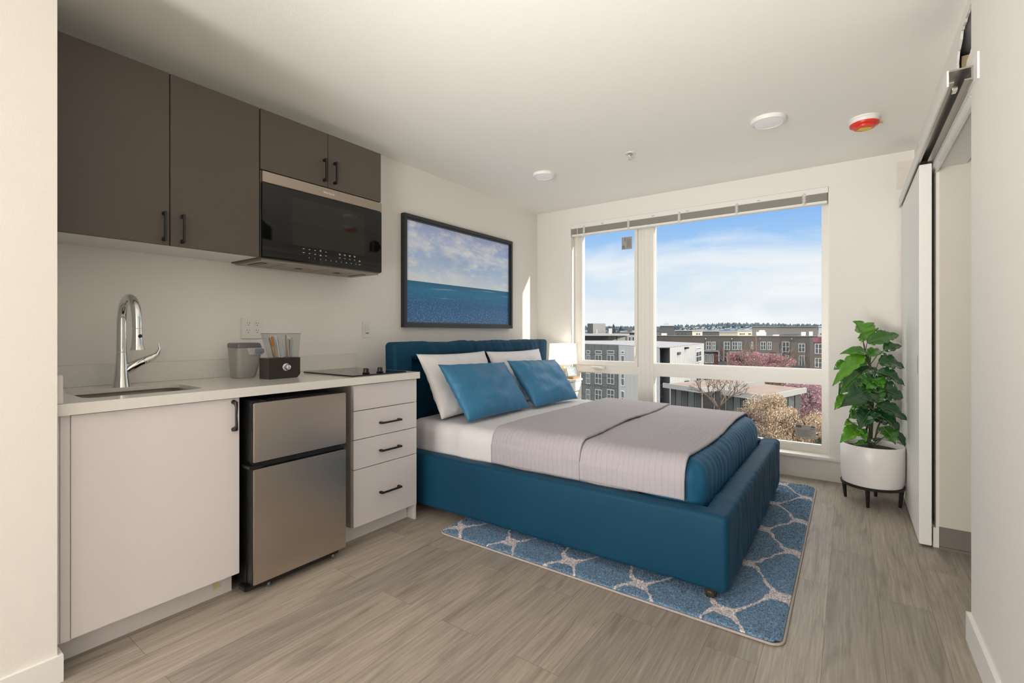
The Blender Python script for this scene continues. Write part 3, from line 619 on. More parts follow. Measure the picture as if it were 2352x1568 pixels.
# ------------------------------------------------------------------ picture
def picture():
    y0, y1, z0, z1 = 2.471, 3.905, 1.200, 2.080
    t = thing('framed_picture', 'large framed picture of blue sea and cloudy sky above the bed', 'picture', (.02, (y0+y1)/2, z0))
    F = mat('frame_black', (.018, .020, .024), .3, var=.3, vscale=8)
    b = MB(); w_ = .030
    for a, c in (((y0, z0), (y1, z0+w_)), ((y0, z1-w_), (y1, z1)), ((y0, z0+w_), (y0+w_, z1-w_)), ((y1-w_, z0+w_), (y1, z1-w_))): b.box((.003, a[0], a[1]), (.045, c[0], c[1]), .002)
    b.go('frame', F, t)
    b = MB(); i = .012; 
    ya, yb, za, zb = y0+w_, y1-w_, z0+w_, z1-w_
    for a, c in (((ya, za), (yb, za+i)), ((ya, zb-i), (yb, zb)), ((ya, za+i), (ya+i, zb-i)), ((yb-i, za+i), (yb, zb-i))): b.box((.003, a[0], a[1]), (.030, c[0], c[1]))
    b.go('inner_moulding', mat('frame_slate', (.045, .055, .07), .35), t)
    m = mat('sea_print', (.3, .4, .6), .35); N, L, B = nodes(m)
    def n(k): return N.new(k)
    tc = n('ShaderNodeTexCoord'); sp = n('ShaderNodeSeparateXYZ'); L.new(tc.outputs['Object'], sp.inputs[0])
    # v: 0 at bottom .. 1 at top ; the horizon drops slightly to the right
    mr = n('ShaderNodeMapRange'); L.new(sp.outputs['Z'], mr.inputs[0]); mr.inputs[1].default_value = w_+.0; mr.inputs[2].default_value = z1-z0-w_
    def ramp(src, st):
        r = n('ShaderNodeValToRGB'); L.new(src, r.inputs[0]); e = r.color_ramp.elements
        while len(e) > 1: e.remove(e[-1])
        e[0].position = st[0][0]; e[0].color = (*st[0][1], 1)
        for p, c in st[1:]: q = e.new(p); q.color = (*c, 1)
        return r.outputs[0]
    def mapn(s, sc, det, dist=0, rough=.5):
        q = n('ShaderNodeMapping'); q.inputs['Scale'].default_value = s; L.new(tc.outputs['Object'], q.inputs[0])
        o = n('ShaderNodeTexNoise'); o.inputs['Scale'].default_value = sc; o.inputs['Detail'].default_value = det; o.inputs['Distortion'].default_value = dist; o.inputs['Roughness'].default_value = rough
        L.new(q.outputs[0], o.inputs[0]); return o.outputs[0]
    def mix(f, a, b_, mode='MIX'):
        q = n('ShaderNodeMixRGB'); q.blend_type = mode
        if isinstance(f, float): q.inputs[0].default_value = f
        else: L.new(f, q.inputs[0])
        for k, s in ((1, a), (2, b_)):
            if isinstance(s, tuple): q.inputs[k].default_value = (*s, 1)
            else: L.new(s, q.inputs[k])
        return q.outputs[0]
    sky = ramp(mr.outputs[0], [(.42, (.80, .90, 1.0)), (.62, (.48, .66, .95)), (1, (.40, .50, .82))])
    cl = mapn((1, 1.0, 2.6), 2.0, 9, .15, .58); cf = ramp(cl, [(.47, (0,)*3), (.66, (1,)*3)])
    c2 = mapn((1, 1.6, 4.5), 3.6, 8, .25, .6); cf2 = ramp(c2, [(.52, (0,)*3), (.72, (.8,)*3)])
    sky = mix(cf, sky, (.92, .94, 1.0)); sky = mix(cf2, sky, (.98, .99, 1.0))
    dk = mapn((1, 1, 2.4), 1.6, 6, .4); sky = mix(ramp(dk, [(.5, (0,)*3), (.75, (.6,)*3)]), sky, (.40, .45, .66))
    sea = ramp(mr.outputs[0], [(0, (.03, .15, .38)), (.2, (.012, .13, .33)), (.34, (.014, .20, .40)), (.42, (.010, .13, .26))])
    wv = mapn((1, 3.2, 8), 17, 5, .3, .65); wf = ramp(wv, [(.5, (0,)*3), (.68, (1,)*3)])
    near = ramp(mr.outputs[0], [(0, (.75,)*3), (.22, (.25,)*3), (.36, (.05,)*3)])
    wm = mix(1.0, wf, near, 'MULTIPLY'); sea = mix(wm, sea, (.50, .70, .92))
    st = mapn((1, .5, 14), 3.5, 3); sea = mix(mix(1.0, ramp(st, [(.60, (0,)*3), (.70, (.5,)*3)]), ramp(mr.outputs[0], [(.2, (0,)*3), (.3, (1,)*3)]), 'MULTIPLY'), sea, (.45, .68, .85))
    gt = n('ShaderNodeMath'); gt.operation = 'GREATER_THAN'; L.new(mr.outputs[0], gt.inputs[0]); gt.inputs[1].default_value = .412
    L.new(mix(gt.outputs[0], sea, sky), B.inputs['Base Color'])
    box('print', (.003, ya+i, za+i), (.020, yb-i, zb-i), m, t)
picture()

# ------------------------------------------------------------------ bed
def crease(p, f, amp):        # long soft gathers
    return amp*(abs(noise.noise(V(p)*f))-.25)
def bed():
    t = thing('bed_frame', 'blue velvet upholstered bed frame with padded headboard', 'bed', (1.3, 3.03, 0))
    def dsd(p, n): return p+n*(.004*nz(p, 5)+.002*nz(p, 17))
    Y0, Y1, XF = 2.130, 3.935, 2.408
    softbox('side_rail', (.34, Y0, .055), (2.402, Y0+.100, .383), .022, .05, VELVET, t, dsd)
    softbox('side_rail', (.34, Y1-.100, .055), (2.292, Y1, .383), .022, .05, VELVET, t, dsd)
    def dft(p, n):   # gathered front rail
        g = abs(math.sin((p.y*36+3.6*nz((p.x*3, p.y*1.8, p.z*3.2), 1.8))))**.5
        k = .0055*(g-.7)+.006*nz((p.x, p.y*3, p.z), 3)
        edge = min(1, max(0, (p.y-Y0-.06)/.12))
        return p+n*k*edge
    softbox('foot_rail', (2.292, Y0+.006, .055), (XF, Y1, .383), .026, .0125, VELVET, t, dft)
    # headboard: recessed panel inside a padded border
    hb0, hb1, ht = 2.130, 4.105, 1.092
    box('headboard_panel', (.222, hb0+.02, .06), (.262, hb1-.02, ht-.03), VELVET, t)
    def dhb(p, n):
        k_ = min(1, max(0, (p.y-hb0-.05)/.3))
        return p+n*k_*(.012*nz((p.x*1.5, p.y*1.4+p.z*1.1, p.z*.6-p.y*.6), 3.4)-.006*abs(nz((p.x, p.y*2.2+p.z*1.4, 0), 5.5))*2)
    softbox('headboard_roll', (.222, hb0, .972), (.336, hb1, ht), .030, .016, VELVET, t, dhb)
    softbox('headboard_side', (.222, hb0, .055), (.335, hb0+.165, ht-.001), .028, .05, VELVET, t, dsd)
    softbox('headboard_side', (.222, hb1-.165, .055), (.335, hb1, ht-.001), .028, .05, VELVET, t, dsd)
    for x, y in ((2.33, 2.165), (2.35, 3.90), (.45, 2.18), (.45, 3.88)):
        c = MB(); c.box((x-.022, y-.014, .030), (x+.022, y+.014, .056), .004); c.lathe([(.006, -.016), (.017, -.014), (.018, 0), (.017, .014), (.006, .016)], (x, y, .0265 if x < 1 else .0285), 20, 'y')
        c.go('caster', BLKPL if y > 3 else mat('caster_metal', (.10, .08, .05), .25, metal=.7), t, True)
    box('slat_base', (.34, Y0+.1, .10), (2.29, Y1-.1, .128), STUD, t)
bed()
MY0, MY1, MT_ = 2.236, 3.832, .562
def mattress():
    t = thing('mattress', 'thick mattress with white sheet and blue padded end in the bed', 'mattress', (1.3, 3.03, .13))
    def dm(p, n):
        side = 1 if abs(n.y) > .5 else .25
        return p+n*(.006*nz(p, 3)+side*.007*nz((p.x*9, p.y, p.z*1.5+p.x*2), 1.6))+V((0, 0, .012*max(0, 1-p.x/1.3)*(p.z > .4)))
    softbox('fitted_sheet', (.340, MY0, .13), (1.95, MY1, MT_), .075, .022, SHEET, t, dm)
    def db(p, n):
        g = abs(math.sin(p.y*44+4.6*nz((p.x*3, p.y*2.2, p.z*3), 1.6)))**.45
        w_ = min(1, max(0, (p.x-1.98)/.12))
        return p+n*(.008*(g-.75)*w_+.008*nz(p, 4))
    softbox('padded_end', (1.95, MY0, .13), (2.286, MY1, MT_+.004), .105, .0125, VELVET_LIT, t, db, label='blue velvet gathered foot end')
mattress()
def drape(name, x0f, x1f, off, zb, label, seed, lift=0, far=.30):
    """bedspread laid over the mattress: path across the bed, then along it"""
    r = .085; y0, y1, zt = MY0-off, MY1+off, MT_+off+lift
    path = []
    for k in range(12): path.append((y0, zb+(zt-r-zb)*k/12))
    for k in range(9): a = PI-PI/2*k/8; path.append((y0+r+r*math.cos(a), zt-r+r*math.sin(a)))
    for k in range(1, 60): path.append((y0+r+(y1-y0-2*r)*k/60, zt))
    for k in range(9): a = PI/2-PI/2*k/8; path.append((y1-r+r*math.cos(a), zt-r+r*math.sin(a)))
    for k in range(1, 8): path.append((y1, zt-r-(zt-r-(zb+.02))*k/7))
    n = len(path); m = 60; vs = []; fs = []
    for i in range(m+1):
        for j, (y, z) in enumerate(path):
            s = j/(n-1); xa, xb = x0f(y, z), x1f(y, z); x = xa+(xb-xa)*i/m
            p = V((x, y, z)); k = .006*nz((x*2+seed, y*2, z*2), 1.5)+.003*nz((x*1.2+seed, y*7, z), 2.2)
            onside = z < zt-r
            if onside and y < 3: p.y -= abs(k)*1.2+.004
            elif onside: p.y += abs(k)
            else: p.z += k+.004
            if i in (0, m): p.z -= .002
            vs.append(p)
    for i in range(m):
        for j in range(n-1): fs.append([i*n+j, (i+1)*n+j, (i+1)*n+j+1, i*n+j+1])
    o = mesh(name, vs, fs, QUILT, None, True); md = o.modifiers.new('thickness', 'SOLIDIFY'); md.thickness = .009; md.offset = 1
    return tag(o, label, 'blanket', 'grey quilted blankets on the bed')
drape('quilted_blanket', lambda y, z: 1.60, lambda y, z: 2.215+.01*math.sin(y*5), .010, .392, 'grey quilted blanket folded over the foot half of the bed', 3)
drape('quilted_blanket', lambda y, z: 1.10-.015*math.sin(y*3), lambda y, z: 1.665+.012*math.sin(y*6), .016, .390, 'grey quilted blanket nearer the pillows overlapping the foot one', 9, lift=.010)
def pillow(name, bl, br, tl, tr, T, m, label, group, seed, n=34, ears=.06):
    """a stuffed pillow between four corners; T = thickness"""
    bl, br, tl, tr = V(bl), V(br), V(tl), V(tr); nr = (br-bl).cross(tl-bl).normalized(); vs = []; fs = []
    for side in (1, -1):
        for i in range(n+1):
            for j in range(n+1):
                u, v = -1+2*i/n, -1+2*j/n
                # edges pull in between the corners
                uu = u*(1-ears*(1-v*v)*.8); vv = v*(1-ears*(1-u*u)*.9)
                p = (bl*(1-uu)*(1-vv)+br*(1+uu)*(1-vv)+tl*(1-uu)*(1+vv)+tr*(1+uu)*(1+vv))/4
                h = ((1-abs(u)**2.6)*(1-abs(v)**2.6))**.55
                w_ = .026*nz((u*1.3+seed, v*1.3, side), 1.8)*h
                edge = max(abs(u), abs(v)); w_ += .010*nz((u*6+seed, v*6, side*3), 1.2)*h*edge
                a = math.atan2(v, u); w_ += .006*math.sin(a*22+3*nz((u+seed, v, 0), 2))*edge**4*h**.5
                sag = -.012*(1-v)*.5*h
                vs.append(p+nr*side*(T/2*h+w_*.8)+V((0, 0, sag)))
    k = (n+1)**2
    for s in (0, 1):
        for i in range(n):
            for j in range(n):
                q = [s*k+i*(n+1)+j, s*k+(i+1)*(n+1)+j, s*k+(i+1)*(n+1)+j+1, s*k+i*(n+1)+j+1]; fs.append(q if s == 0 else q[::-1])
    bm = bmesh.new(); bv = [bm.verts.new(v) for v in vs]
    for f in fs: bm.faces.new([bv[i] for i in f])
    bmesh.ops.remove_doubles(bm, verts=bm.verts[:], dist=.0008); bm.verts.index_update()
    o = mesh(name, [v.co.copy() for v in bm.verts], [[v.index for v in f.verts] for f in bm.faces], m, None, True); bm.free()
    return tag(o, label, 'pillow', group)
G1, G2 = 'white pillows against the headboard', 'blue pillows leaning on the white ones'
pillow('white_pillow', (.60, 2.30, .578), (.60, 2.99, .578), (.405, 2.255, 1.012), (.405, 3.00, 1.010), .15, WHPIL, 'white pillow on the kitchen side behind the near blue pillow', G1, 1)
pillow('white_pillow', (.60, 3.05, .578), (.60, 3.72, .578), (.405, 3.02, 1.005), (.405, 3.83, 1.005), .15, WHPIL, 'white pillow on the window side behind the far blue pillow', G1, 5)
pillow('blue_pillow', (.835, 2.30, .584), (.835, 3.02, .584), (.575, 2.29, .945), (.590, 3.02, .925), .17, BLUEPIL, 'blue satin pillow on the kitchen side of the bed', G2, 2)
pillow('blue_pillow', (.86, 3.06, .584), (.91, 3.66, .588), (.600, 3.04, .935), (.680, 3.66, .920), .17, BLUEPIL, 'blue satin pillow on the window side of the bed', G2, 8)

# ------------------------------------------------------------------ nightstand, lamp, small frame
def bedside():
    t = thing('nightstand', 'white nightstand between headboard and window', 'nightstand', (.35, 4.27, 0))
    W = mat('nightstand_white', (.80, .77, .74), .35); x0, x1, y0, y1 = .10, .57, 4.125, 4.400
    box('body', (x0, y0, .10), (x1-.018, y1, .668), W, t, .003); box('top', (x0-.008, y0-.006, .668), (x1+.008, y1+.004, .690), W, t, .003)
    for a, b in ((.11, .285), (.292, .470), (.477, .660)):
        d = box('drawer', (x1-.018, y0+.008, a), (x1, y1-.008, b), W, t, .003); MB().tube([(x1+.018, y0+.08, (a+b)/2), (x1+.018, y1-.08, (a+b)/2)], .004, 8).box((x1, y0+.085, (a+b)/2-.003), (x1+.018, y0+.092, (a+b)/2+.003)).box((x1, y1-.092, (a+b)/2-.003), (x1+.018, y1-.085, (a+b)/2+.003)).go('handle', mat('brass', (.55, .40, .2), .3, metal=1), d)
    for x in (x0+.03, x1-.05):
        for y in (y0+.03, y1-.03): MB().tube([(x, y, .0), (x, y, .10)], [.010, .016], 12).go('leg', STUD, t)
    l = thing('table_lamp', 'lit table lamp with white rectangular shade on the nightstand', 'lamp', (.42, 4.275, .69))
    cx, cy = .415, 4.275; a0, a1 = .105, .115
    base = MB().box((cx-.045, cy-.045, .690), (cx+.045, cy+.045, .704), .003).box((cx-.022, cy-.022, .704), (cx+.022, cy+.022, .845), .003).go('lamp_base', mat('cream_ceramic', (.62, .54, .38), .4), l)
    MB().tube([(cx, cy, .845), (cx, cy, .95)], .005, 8).go('lamp_stem', CHROME, l)
    sh = bpy.data.materials.new('lit_shade'); sh.use_nodes = True; N = sh.node_tree.nodes; b = N['Principled BSDF']; b.inputs['Base Color'].default_value = (.9, .88, .82, 1)
    b.inputs['Emission Color'].default_value = (1, .97, .90, 1); b.inputs['Emission Strength'].default_value = 1.1; b.inputs['Roughness'].default_value = .8
    vs = [(cx+sx*a1*.9, cy+sy*a1, .838) for sx, sy in ((-1, -1), (1, -1), (1, 1), (-1, 1))]+[(cx+sx*a0*.9, cy+sy*a0, 1.046) for sx, sy in ((-1, -1), (1, -1), (1, 1), (-1, 1))]
    o = mesh('lamp_shade', vs, [[0, 1, 5, 4], [1, 2, 6, 5], [2, 3, 7, 6], [3, 0, 4, 7]], sh, l); o.modifiers.new('thick', 'SOLIDIFY').thickness = .002
    MB().lathe([(.005, 0), (.024, .02), (.028, .045), (.012, .075)], (cx, cy, .90), 16).go('bulb', mat('bulb_glow', (1, .93, .8), .3, emit=6), l, True)
    f = thing('photo_frame', 'small silver framed photo standing beside the table lamp', 'photo frame', (.50, 4.36, .712))
    bx = box('wooden_box', (.43, 4.235, .6905), (.55, 4.375, .7125), mat('light_wood', (.48, .29, .14), .5, var=.2, vscale=30, stretch=(1, .2, 1))); tag(bx, 'flat light brown wooden box under the small photo frame', 'box')
    M = Matrix.Translation((.505, 4.305, .7135)) @ Matrix.Rotation(math.radians(-20), 4, 'Z') @ Matrix.Rotation(math.radians(-18), 4, 'Y')
    def fb(name, a, c, m, par):
        b_ = MB().box(a, c); b_.v = [M @ v for v in b_.v]; return b_.go(name, m, par)
    bb = MB()
    for a, c in (((0, -.06, 0), (.008, .06, .010)), ((0, -.06, .080), (.008, .06, .09)), ((0, -.06, .01), (.008, -.05, .08)), ((0, .05, .01), (.008, .06, .08))): bb.box(a, c)
    bb.v = [M @ v for v in bb.v]; bb.go('frame', mat('silver_frame', (.45, .50, .50), .2, metal=.8), f)
    fb('photo', (.001, -.05, .01), (.005, .05, .08), mat('pale_photo', (.50, .56, .58), .2, var=.5, vscale=25), f)
    fb('prop_leg', (-.045, -.006, -.016), (.0, .006, .045), BLKPL, f).hide_render = False
bedside()

# ------------------------------------------------------------------ rug
def rug_mat(nm, k):
    m = mat(nm, (.15, .28, .42), .95, sheen=.3); N, L, B = nodes(m)
    tc = N.new('ShaderNodeTexCoord'); nzt = N.new('ShaderNodeTexNoise'); nzt.inputs['Scale'].default_value = 9; nzt.inputs['Detail'].default_value = 4; L.new(tc.outputs['Object'], nzt.inputs[0])
    vm = N.new('ShaderNodeVectorMath'); vm.operation = 'SUBTRACT'; L.new(nzt.outputs['Color'], vm.inputs[0]); vm.inputs[1].default_value = (.5, .5, .5)
    vs = N.new('ShaderNodeVectorMath'); vs.operation = 'SCALE'; vs.inputs['Scale'].default_value = .075; L.new(vm.outputs[0], vs.inputs[0])
    va = N.new('ShaderNodeVectorMath'); va.operation = 'ADD'; L.new(tc.outputs['Object'], va.inputs[0]); L.new(vs.outputs[0], va.inputs[1])
    sp = N.new('ShaderNodeSeparateXYZ'); L.new(va.outputs[0], sp.inputs[0])
    def M(op, a, b=None):
        q = N.new('ShaderNodeMath'); q.operation = op
        for i, s in ((0, a), (1, b)):
            if s is None: continue
            if isinstance(s, (int, float)): q.inputs[i].default_value = s
            else: L.new(s, q.inputs[i])
        return q.outputs[0]
    Wd, Ht = .25, .36
    a = M('SINE', M('MULTIPLY', M('ADD', sp.outputs['Y'], .105), PI/Wd)); ca = M('COSINE', M('MULTIPLY', M('ADD', sp.outputs['Y'], .105), PI/Wd))
    s = M('SINE', M('MULTIPLY', M('ADD', sp.outputs['X'], .16), 2*PI/Ht)); f = M('SUBTRACT', a, M('SINE', M('MULTIPLY', s, PI/2)))
    g = M('DIVIDE', M('ABSOLUTE', f), M('ADD', M('ABSOLUTE', ca), .42))
    r = N.new('ShaderNodeValToRGB'); L.new(g, r.inputs[0]); e = r.color_ramp.elements; e[0].position = .108; e[0].color = (.60, .54, .54, 1); e[1].position = .135; e[1].color = (.135*k, .225*k, .325*k, 1)
    n2 = N.new('ShaderNodeTexNoise'); n2.inputs['Scale'].default_value = 150; n2.inputs['Detail'].default_value = 3; L.new(tc.outputs['Object'], n2.inputs[0])
    r2 = N.new('ShaderNodeValToRGB'); L.new(n2.outputs[0], r2.inputs[0]); r2.color_ramp.elements[0].position = .3; r2.color_ramp.elements[0].color = (.22, .24, .28, 1); r2.color_ramp.elements[1].position = .7; r2.color_ramp.elements[1].color = (1.9, 1.9, 1.9, 1)
    mx = N.new('ShaderNodeMixRGB'); mx.blend_type = 'MULTIPLY'; mx.inputs[0].default_value = .75; L.new(r.outputs[0], mx.inputs[1]); L.new(r2.outputs[0], mx.inputs[2]); L.new(mx.outputs[0], B.inputs['Base Color'])
    return m
def rug():
    x0, x1, y0, y1 = .885, 2.620, 1.980, 4.160; R = .05
    t = thing('area_rug', 'fluffy blue rug with white trellis pattern under the bed', 'rug', (1.75, 3.07, 0))
    pts = []
    for cx, cy, a0 in ((x1-R, y1-R, 0), (x0+R, y1-R, 90), (x0+R, y0+R, 180), (x1-R, y0+R, 270)):
        for k in range(8): a = math.radians(a0+k*90/7); pts.append((cx+R*math.cos(a), cy+R*math.sin(a)))
    MB().quadbox(pts, .0005, .006).go('backing', mat('rug_backing', (.22, .20, .19), .9), t)
    MB().tube([(*p, .006) for p in pts]+[(*pts[0], .006)], .005, 8).go('edge_binding', mat('rug_binding', (.42, .37, .34), .8), t, True)
    m = rug_mat('rug_pile', 1.0); st = .011; nx = int((x1-x0-.012)/st); ny = int((y1-y0-.012)/st); vs = []; fs = []; rd = random.Random(4)
    for i in range(nx+1):
        for j in range(ny+1):
            x = x0+.006+(x1-x0-.012)*i/nx; y = y0+.006+(y1-y0-.012)*j/ny
            # round the corners
            for cx, sx in ((x0+R, -1), (x1-R, 1)):
                for cy, sy in ((y0+R, -1), (y1-R, 1)):
                    if (x-cx)*sx > 0 and (y-cy)*sy > 0:
                        d = V((x-cx, y-cy)); mm = max(abs(d.x), abs(d.y))
                        if d.length > 1e-6: d = d*(mm/d.length); x, y = cx+d.x, cy+d.y
            e = min(x-x0, x1-x, y-y0, y1-y); h = .0065+min(1, e/.02)*(.008+.005*rd.random())
            vs.append((x+rd.uniform(-.003, .003)*(e > .01), y+rd.uniform(-.003, .003)*(e > .01), h))
    for i in range(nx):
        for j in range(ny): a = i*(ny+1)+j; fs.append([a, a+ny+1, a+ny+2, a+1])
    p = mesh('pile', vs, fs, m, t)
    # loose tufts, only where the bed leaves the rug in view
    vs = []; fs = []
    for k in range(120000):
        x = rd.uniform(x0+.012, x1-.012); y = rd.uniform(y0+.012, y1-.012)
        if x < 2.28 and y > 2.32: continue
        if min(x-x0, x1-x) < .03 and min(y-y0, y1-y) < .03: continue
        a = rd.uniform(0, PI); w_ = .0026; l = .006; dx, dy = w_*math.cos(a), w_*math.sin(a); z = .010; n = len(vs)
        vs += [(x-dx, y-dy, z), (x+dx, y+dy, z), (x+rd.uniform(-l, l), y+rd.uniform(-l, l), z+.009+.007*rd.random())]; fs.append([n, n+1, n+2])
    o = mesh('tufts', vs, fs, m, t); o['kind'] = 'stuff'
rug()

# ------------------------------------------------------------------ plant
def plant():
    cx, cy = 2.945, 4.065
    t = thing('potted_plant', 'tall green split leaf plant in a white pot with black legs', 'plant', (cx, cy, 0))
    WP = mat('white_ceramic', (.80, .77, .74), .35)
    R = .178
    MB().lathe([(.155, .128), (.168, .135), (.176, .20), (R, .30), (R, .395), (R-.004, .400), (R-.012, .398), (R-.014, .36), (.02, .355)], (cx, cy, 0), 56).go('pot', WP, t, True)
    MB().lathe([(.160, 0), (.160, .012), (.02, .018)], (cx, cy, .352), 40).go('soil', mat('soil', (.03, .025, .012), .95, bump=1, bscale=60), t, True)
    st = MB()
    n = 40; vs = []
    for r_, z in ((.150, .112), (.176, .118), (.178, .134), (.150, .127)):
        for k in range(n): a = 2*PI*k/n; vs.append((cx+r_*math.cos(a), cy+r_*math.sin(a), z))
    st.add(vs, [[i*n+k, i*n+(k+1) % n, ((i+1) % 4)*n+(k+1) % n, ((i+1) % 4)*n+k] for i in range(4) for k in range(n)]); st.go('stand_ring', BLACK, t, True)
    for a in (-100, -190, -10, 80):
        q = math.radians(a); d = V((math.cos(q), math.sin(q), 0)); c = V((cx, cy, 0))
        MB().tube([c+d*.160+V((0, 0, .125)), c+d*.150, ], [.014, .009], 4).go('stand_leg', BLACK, t)
    # foliage: base and tip of each leaf measured on the photographed plant, then given its own depth
    q = lambda a, b, d: P(1880+a/3.267, 710+b/3.267, d)
    D = 3.215
    stem = [q(385, 1045, D), q(392, 900, D-.01), q(400, 740, D), q(405, 560, D+.01), q(385, 420, D), q(352, 330, D), q(335, 240, D)]
    GS = mat('stem_green', (.05, .10, .02), .5)
    MB().tube(stem, [.013, .013, .012, .011, .008, .005, .003], 10).tube([q(370, 1040, D+.02), q(360, 900, D+.05), q(400, 760, D)], .006, 8).tube([q(410, 1040, D-.03), q(440, 900, D-.05), q(480, 800, D-.06)], .005, 8).go('stem', mat('stem_brown', (.055, .045, .02), .7), t, True)
    cols = [(.035, .14, .015), (.05, .22, .012), (.018, .075, .022), (.10, .30, .015)]
    LM = []
    for i, c in enumerate(cols):
        m = mat('leaf_green_%s' % 'abcd'[i], c, .22, coat=.6, var=.35, vscale=14); LM.append(m)
    rd = random.Random(12)
    LV = [((335, 240), (255, 72), 200, 3, 0), ((365, 255), (604, 176), 95, 0, .02), ((490, 310), (628, 268), 75, 2, -.06), ((365, 330), (155, 318), 62, 1, -.05),
          ((330, 330), (100, 548), 85, 3, -.10), ((205, 395), (114, 446), 55, 1, .03), ((448, 400), (642, 430), 115, 2, -.05), ((435, 470), (642, 560), 95, 2, -.10),
          ((395, 440), (270, 520), 120, 2, .05), ((400, 470), (480, 500), 90, 2, .04), ((310, 480), (148, 620), 130, 0, -.03), ((395, 600), (160, 705), 150, 2, -.12),
          ((430, 600), (632, 650), 130, 2, -.06), ((190, 640), (116, 742), 62, 3, -.02), ((430, 720), (664, 822), 100, 2, -.09), ((390, 760), (305, 885), 120, 2, -.13),
          ((405, 770), (600, 905), 165, 2, -.10), ((320, 780), (225, 812), 75, 0, .02), ((300, 880), (158, 984), 95, 3, -.10), ((285, 890), (352, 988), 68, 1, -.12),
          ((478, 880), (575, 1003), 115, 0, -.13), ((575, 920), (646, 1022), 45, 2, -.05), ((405, 520), (320, 590), 110, 1, -.05), ((420, 520), (480, 590), 85, 1, -.08),
          ((250, 850), (188, 862), 45, 3, -.1), ((390, 640), (475, 690), 130, 0, -.14), ((390, 580), (280, 610), 110, 0, -.06), ((400, 740), (300, 700), 85, 2, -.05),
          ((390, 1000), (475, 962), 26, 2, -.05), ((370, 1010), (255, 1010), 40, 1, -.06), ((380, 350), (460, 300), 70, 1, .05), ((360, 370), (230, 420), 75, 1, .04),
          ((400, 330), (500, 330), 60, 0, .06), ((400, 560), (520, 530), 80, 2, .06), ((400, 680), (520, 740), 110, 2, .05), ((380, 700), (230, 760), 70, 1, .09), ((400, 820), (500, 800), 100, 0, .02), ((395, 830), (300, 830), 70, 0, .06)]
    sc = D/FPX/3.267
    for (a, b, w_, ci, dz) in LV:
        A = q(*a, D+dz*.4); B = q(*b, D+dz); w_ *= 1.22; L_ = (B-A).length; ax = (B-A).normalized()
        nr = (-FW*.85+V((0, 0, .65))+V((rd.uniform(-.35, .35), rd.uniform(-.3, .3), rd.uniform(-.2, .2)))); nr = (nr-ax*nr.dot(ax)).normalized(); sd = ax.cross(nr); W_ = w_*sc*.56
        nu, nv = 36, 8; vs = []; fs = []
        for i in range(nu+1):
            u = i/nu; prof = max(.0, math.sin(PI*min(1, u**.72))**.8)*(1-.15*u)
            for j in range(nv+1):
                v = -1+2*j/nv; notch = 1.0
                if w_ > 95 and abs(v) > .3 and 4 < i < 33: notch = 1-.26*max(0, math.cos(i*2*PI/7+(1.5 if v > 0 else 0)))**3
                ww = W_*prof*v*notch
                fold = abs(v)**.8*.34*W_*prof; droop = -.16*L_*u*u; rip = .09*W_*math.sin(u*19+v*3)*abs(v)
                back = -.10*L_*math.sin(PI*u)*abs(v)**2 if w_ > 90 else 0
                vs.append(A+ax*(L_*u*(1)+back*.5)+sd*ww+nr*(fold+rip+.10*L_*math.sin(PI*u*.9))+V((0, 0, droop*.6)))
        for i in range(nu):
            for j in range(nv): k = i*(nv+1)+j; fs.append([k, k+nv+1, k+nv+2, k+1])
        o = mesh('leaf', vs, fs, LM[ci], t, True); o.modifiers.new('thick', 'SOLIDIFY').thickness = .0012
        mid = [A+ax*(L_*k/8)+nr*(.10*L_*math.sin(PI*k/8*.9)+.0015)+V((0, 0, -.096*L_*(k/8)**2)) for k in range(8)]
        MB().tube(mid, [.0022*(1-k/9) for k in range(8)], 5).go('midrib', mat('midrib_green', (.16, .30, .05), .4), o, True)
        # petiole down to the stem
        zt = A.z; sp = min(stem, key=lambda s: abs(s.z-(zt-.10))); md = (A+sp)/2+V((0, 0, .015))
        MB().tube([A, md, sp], [.0025, .003, .0035], 6).go('petiole', GS, t, True)
plant()

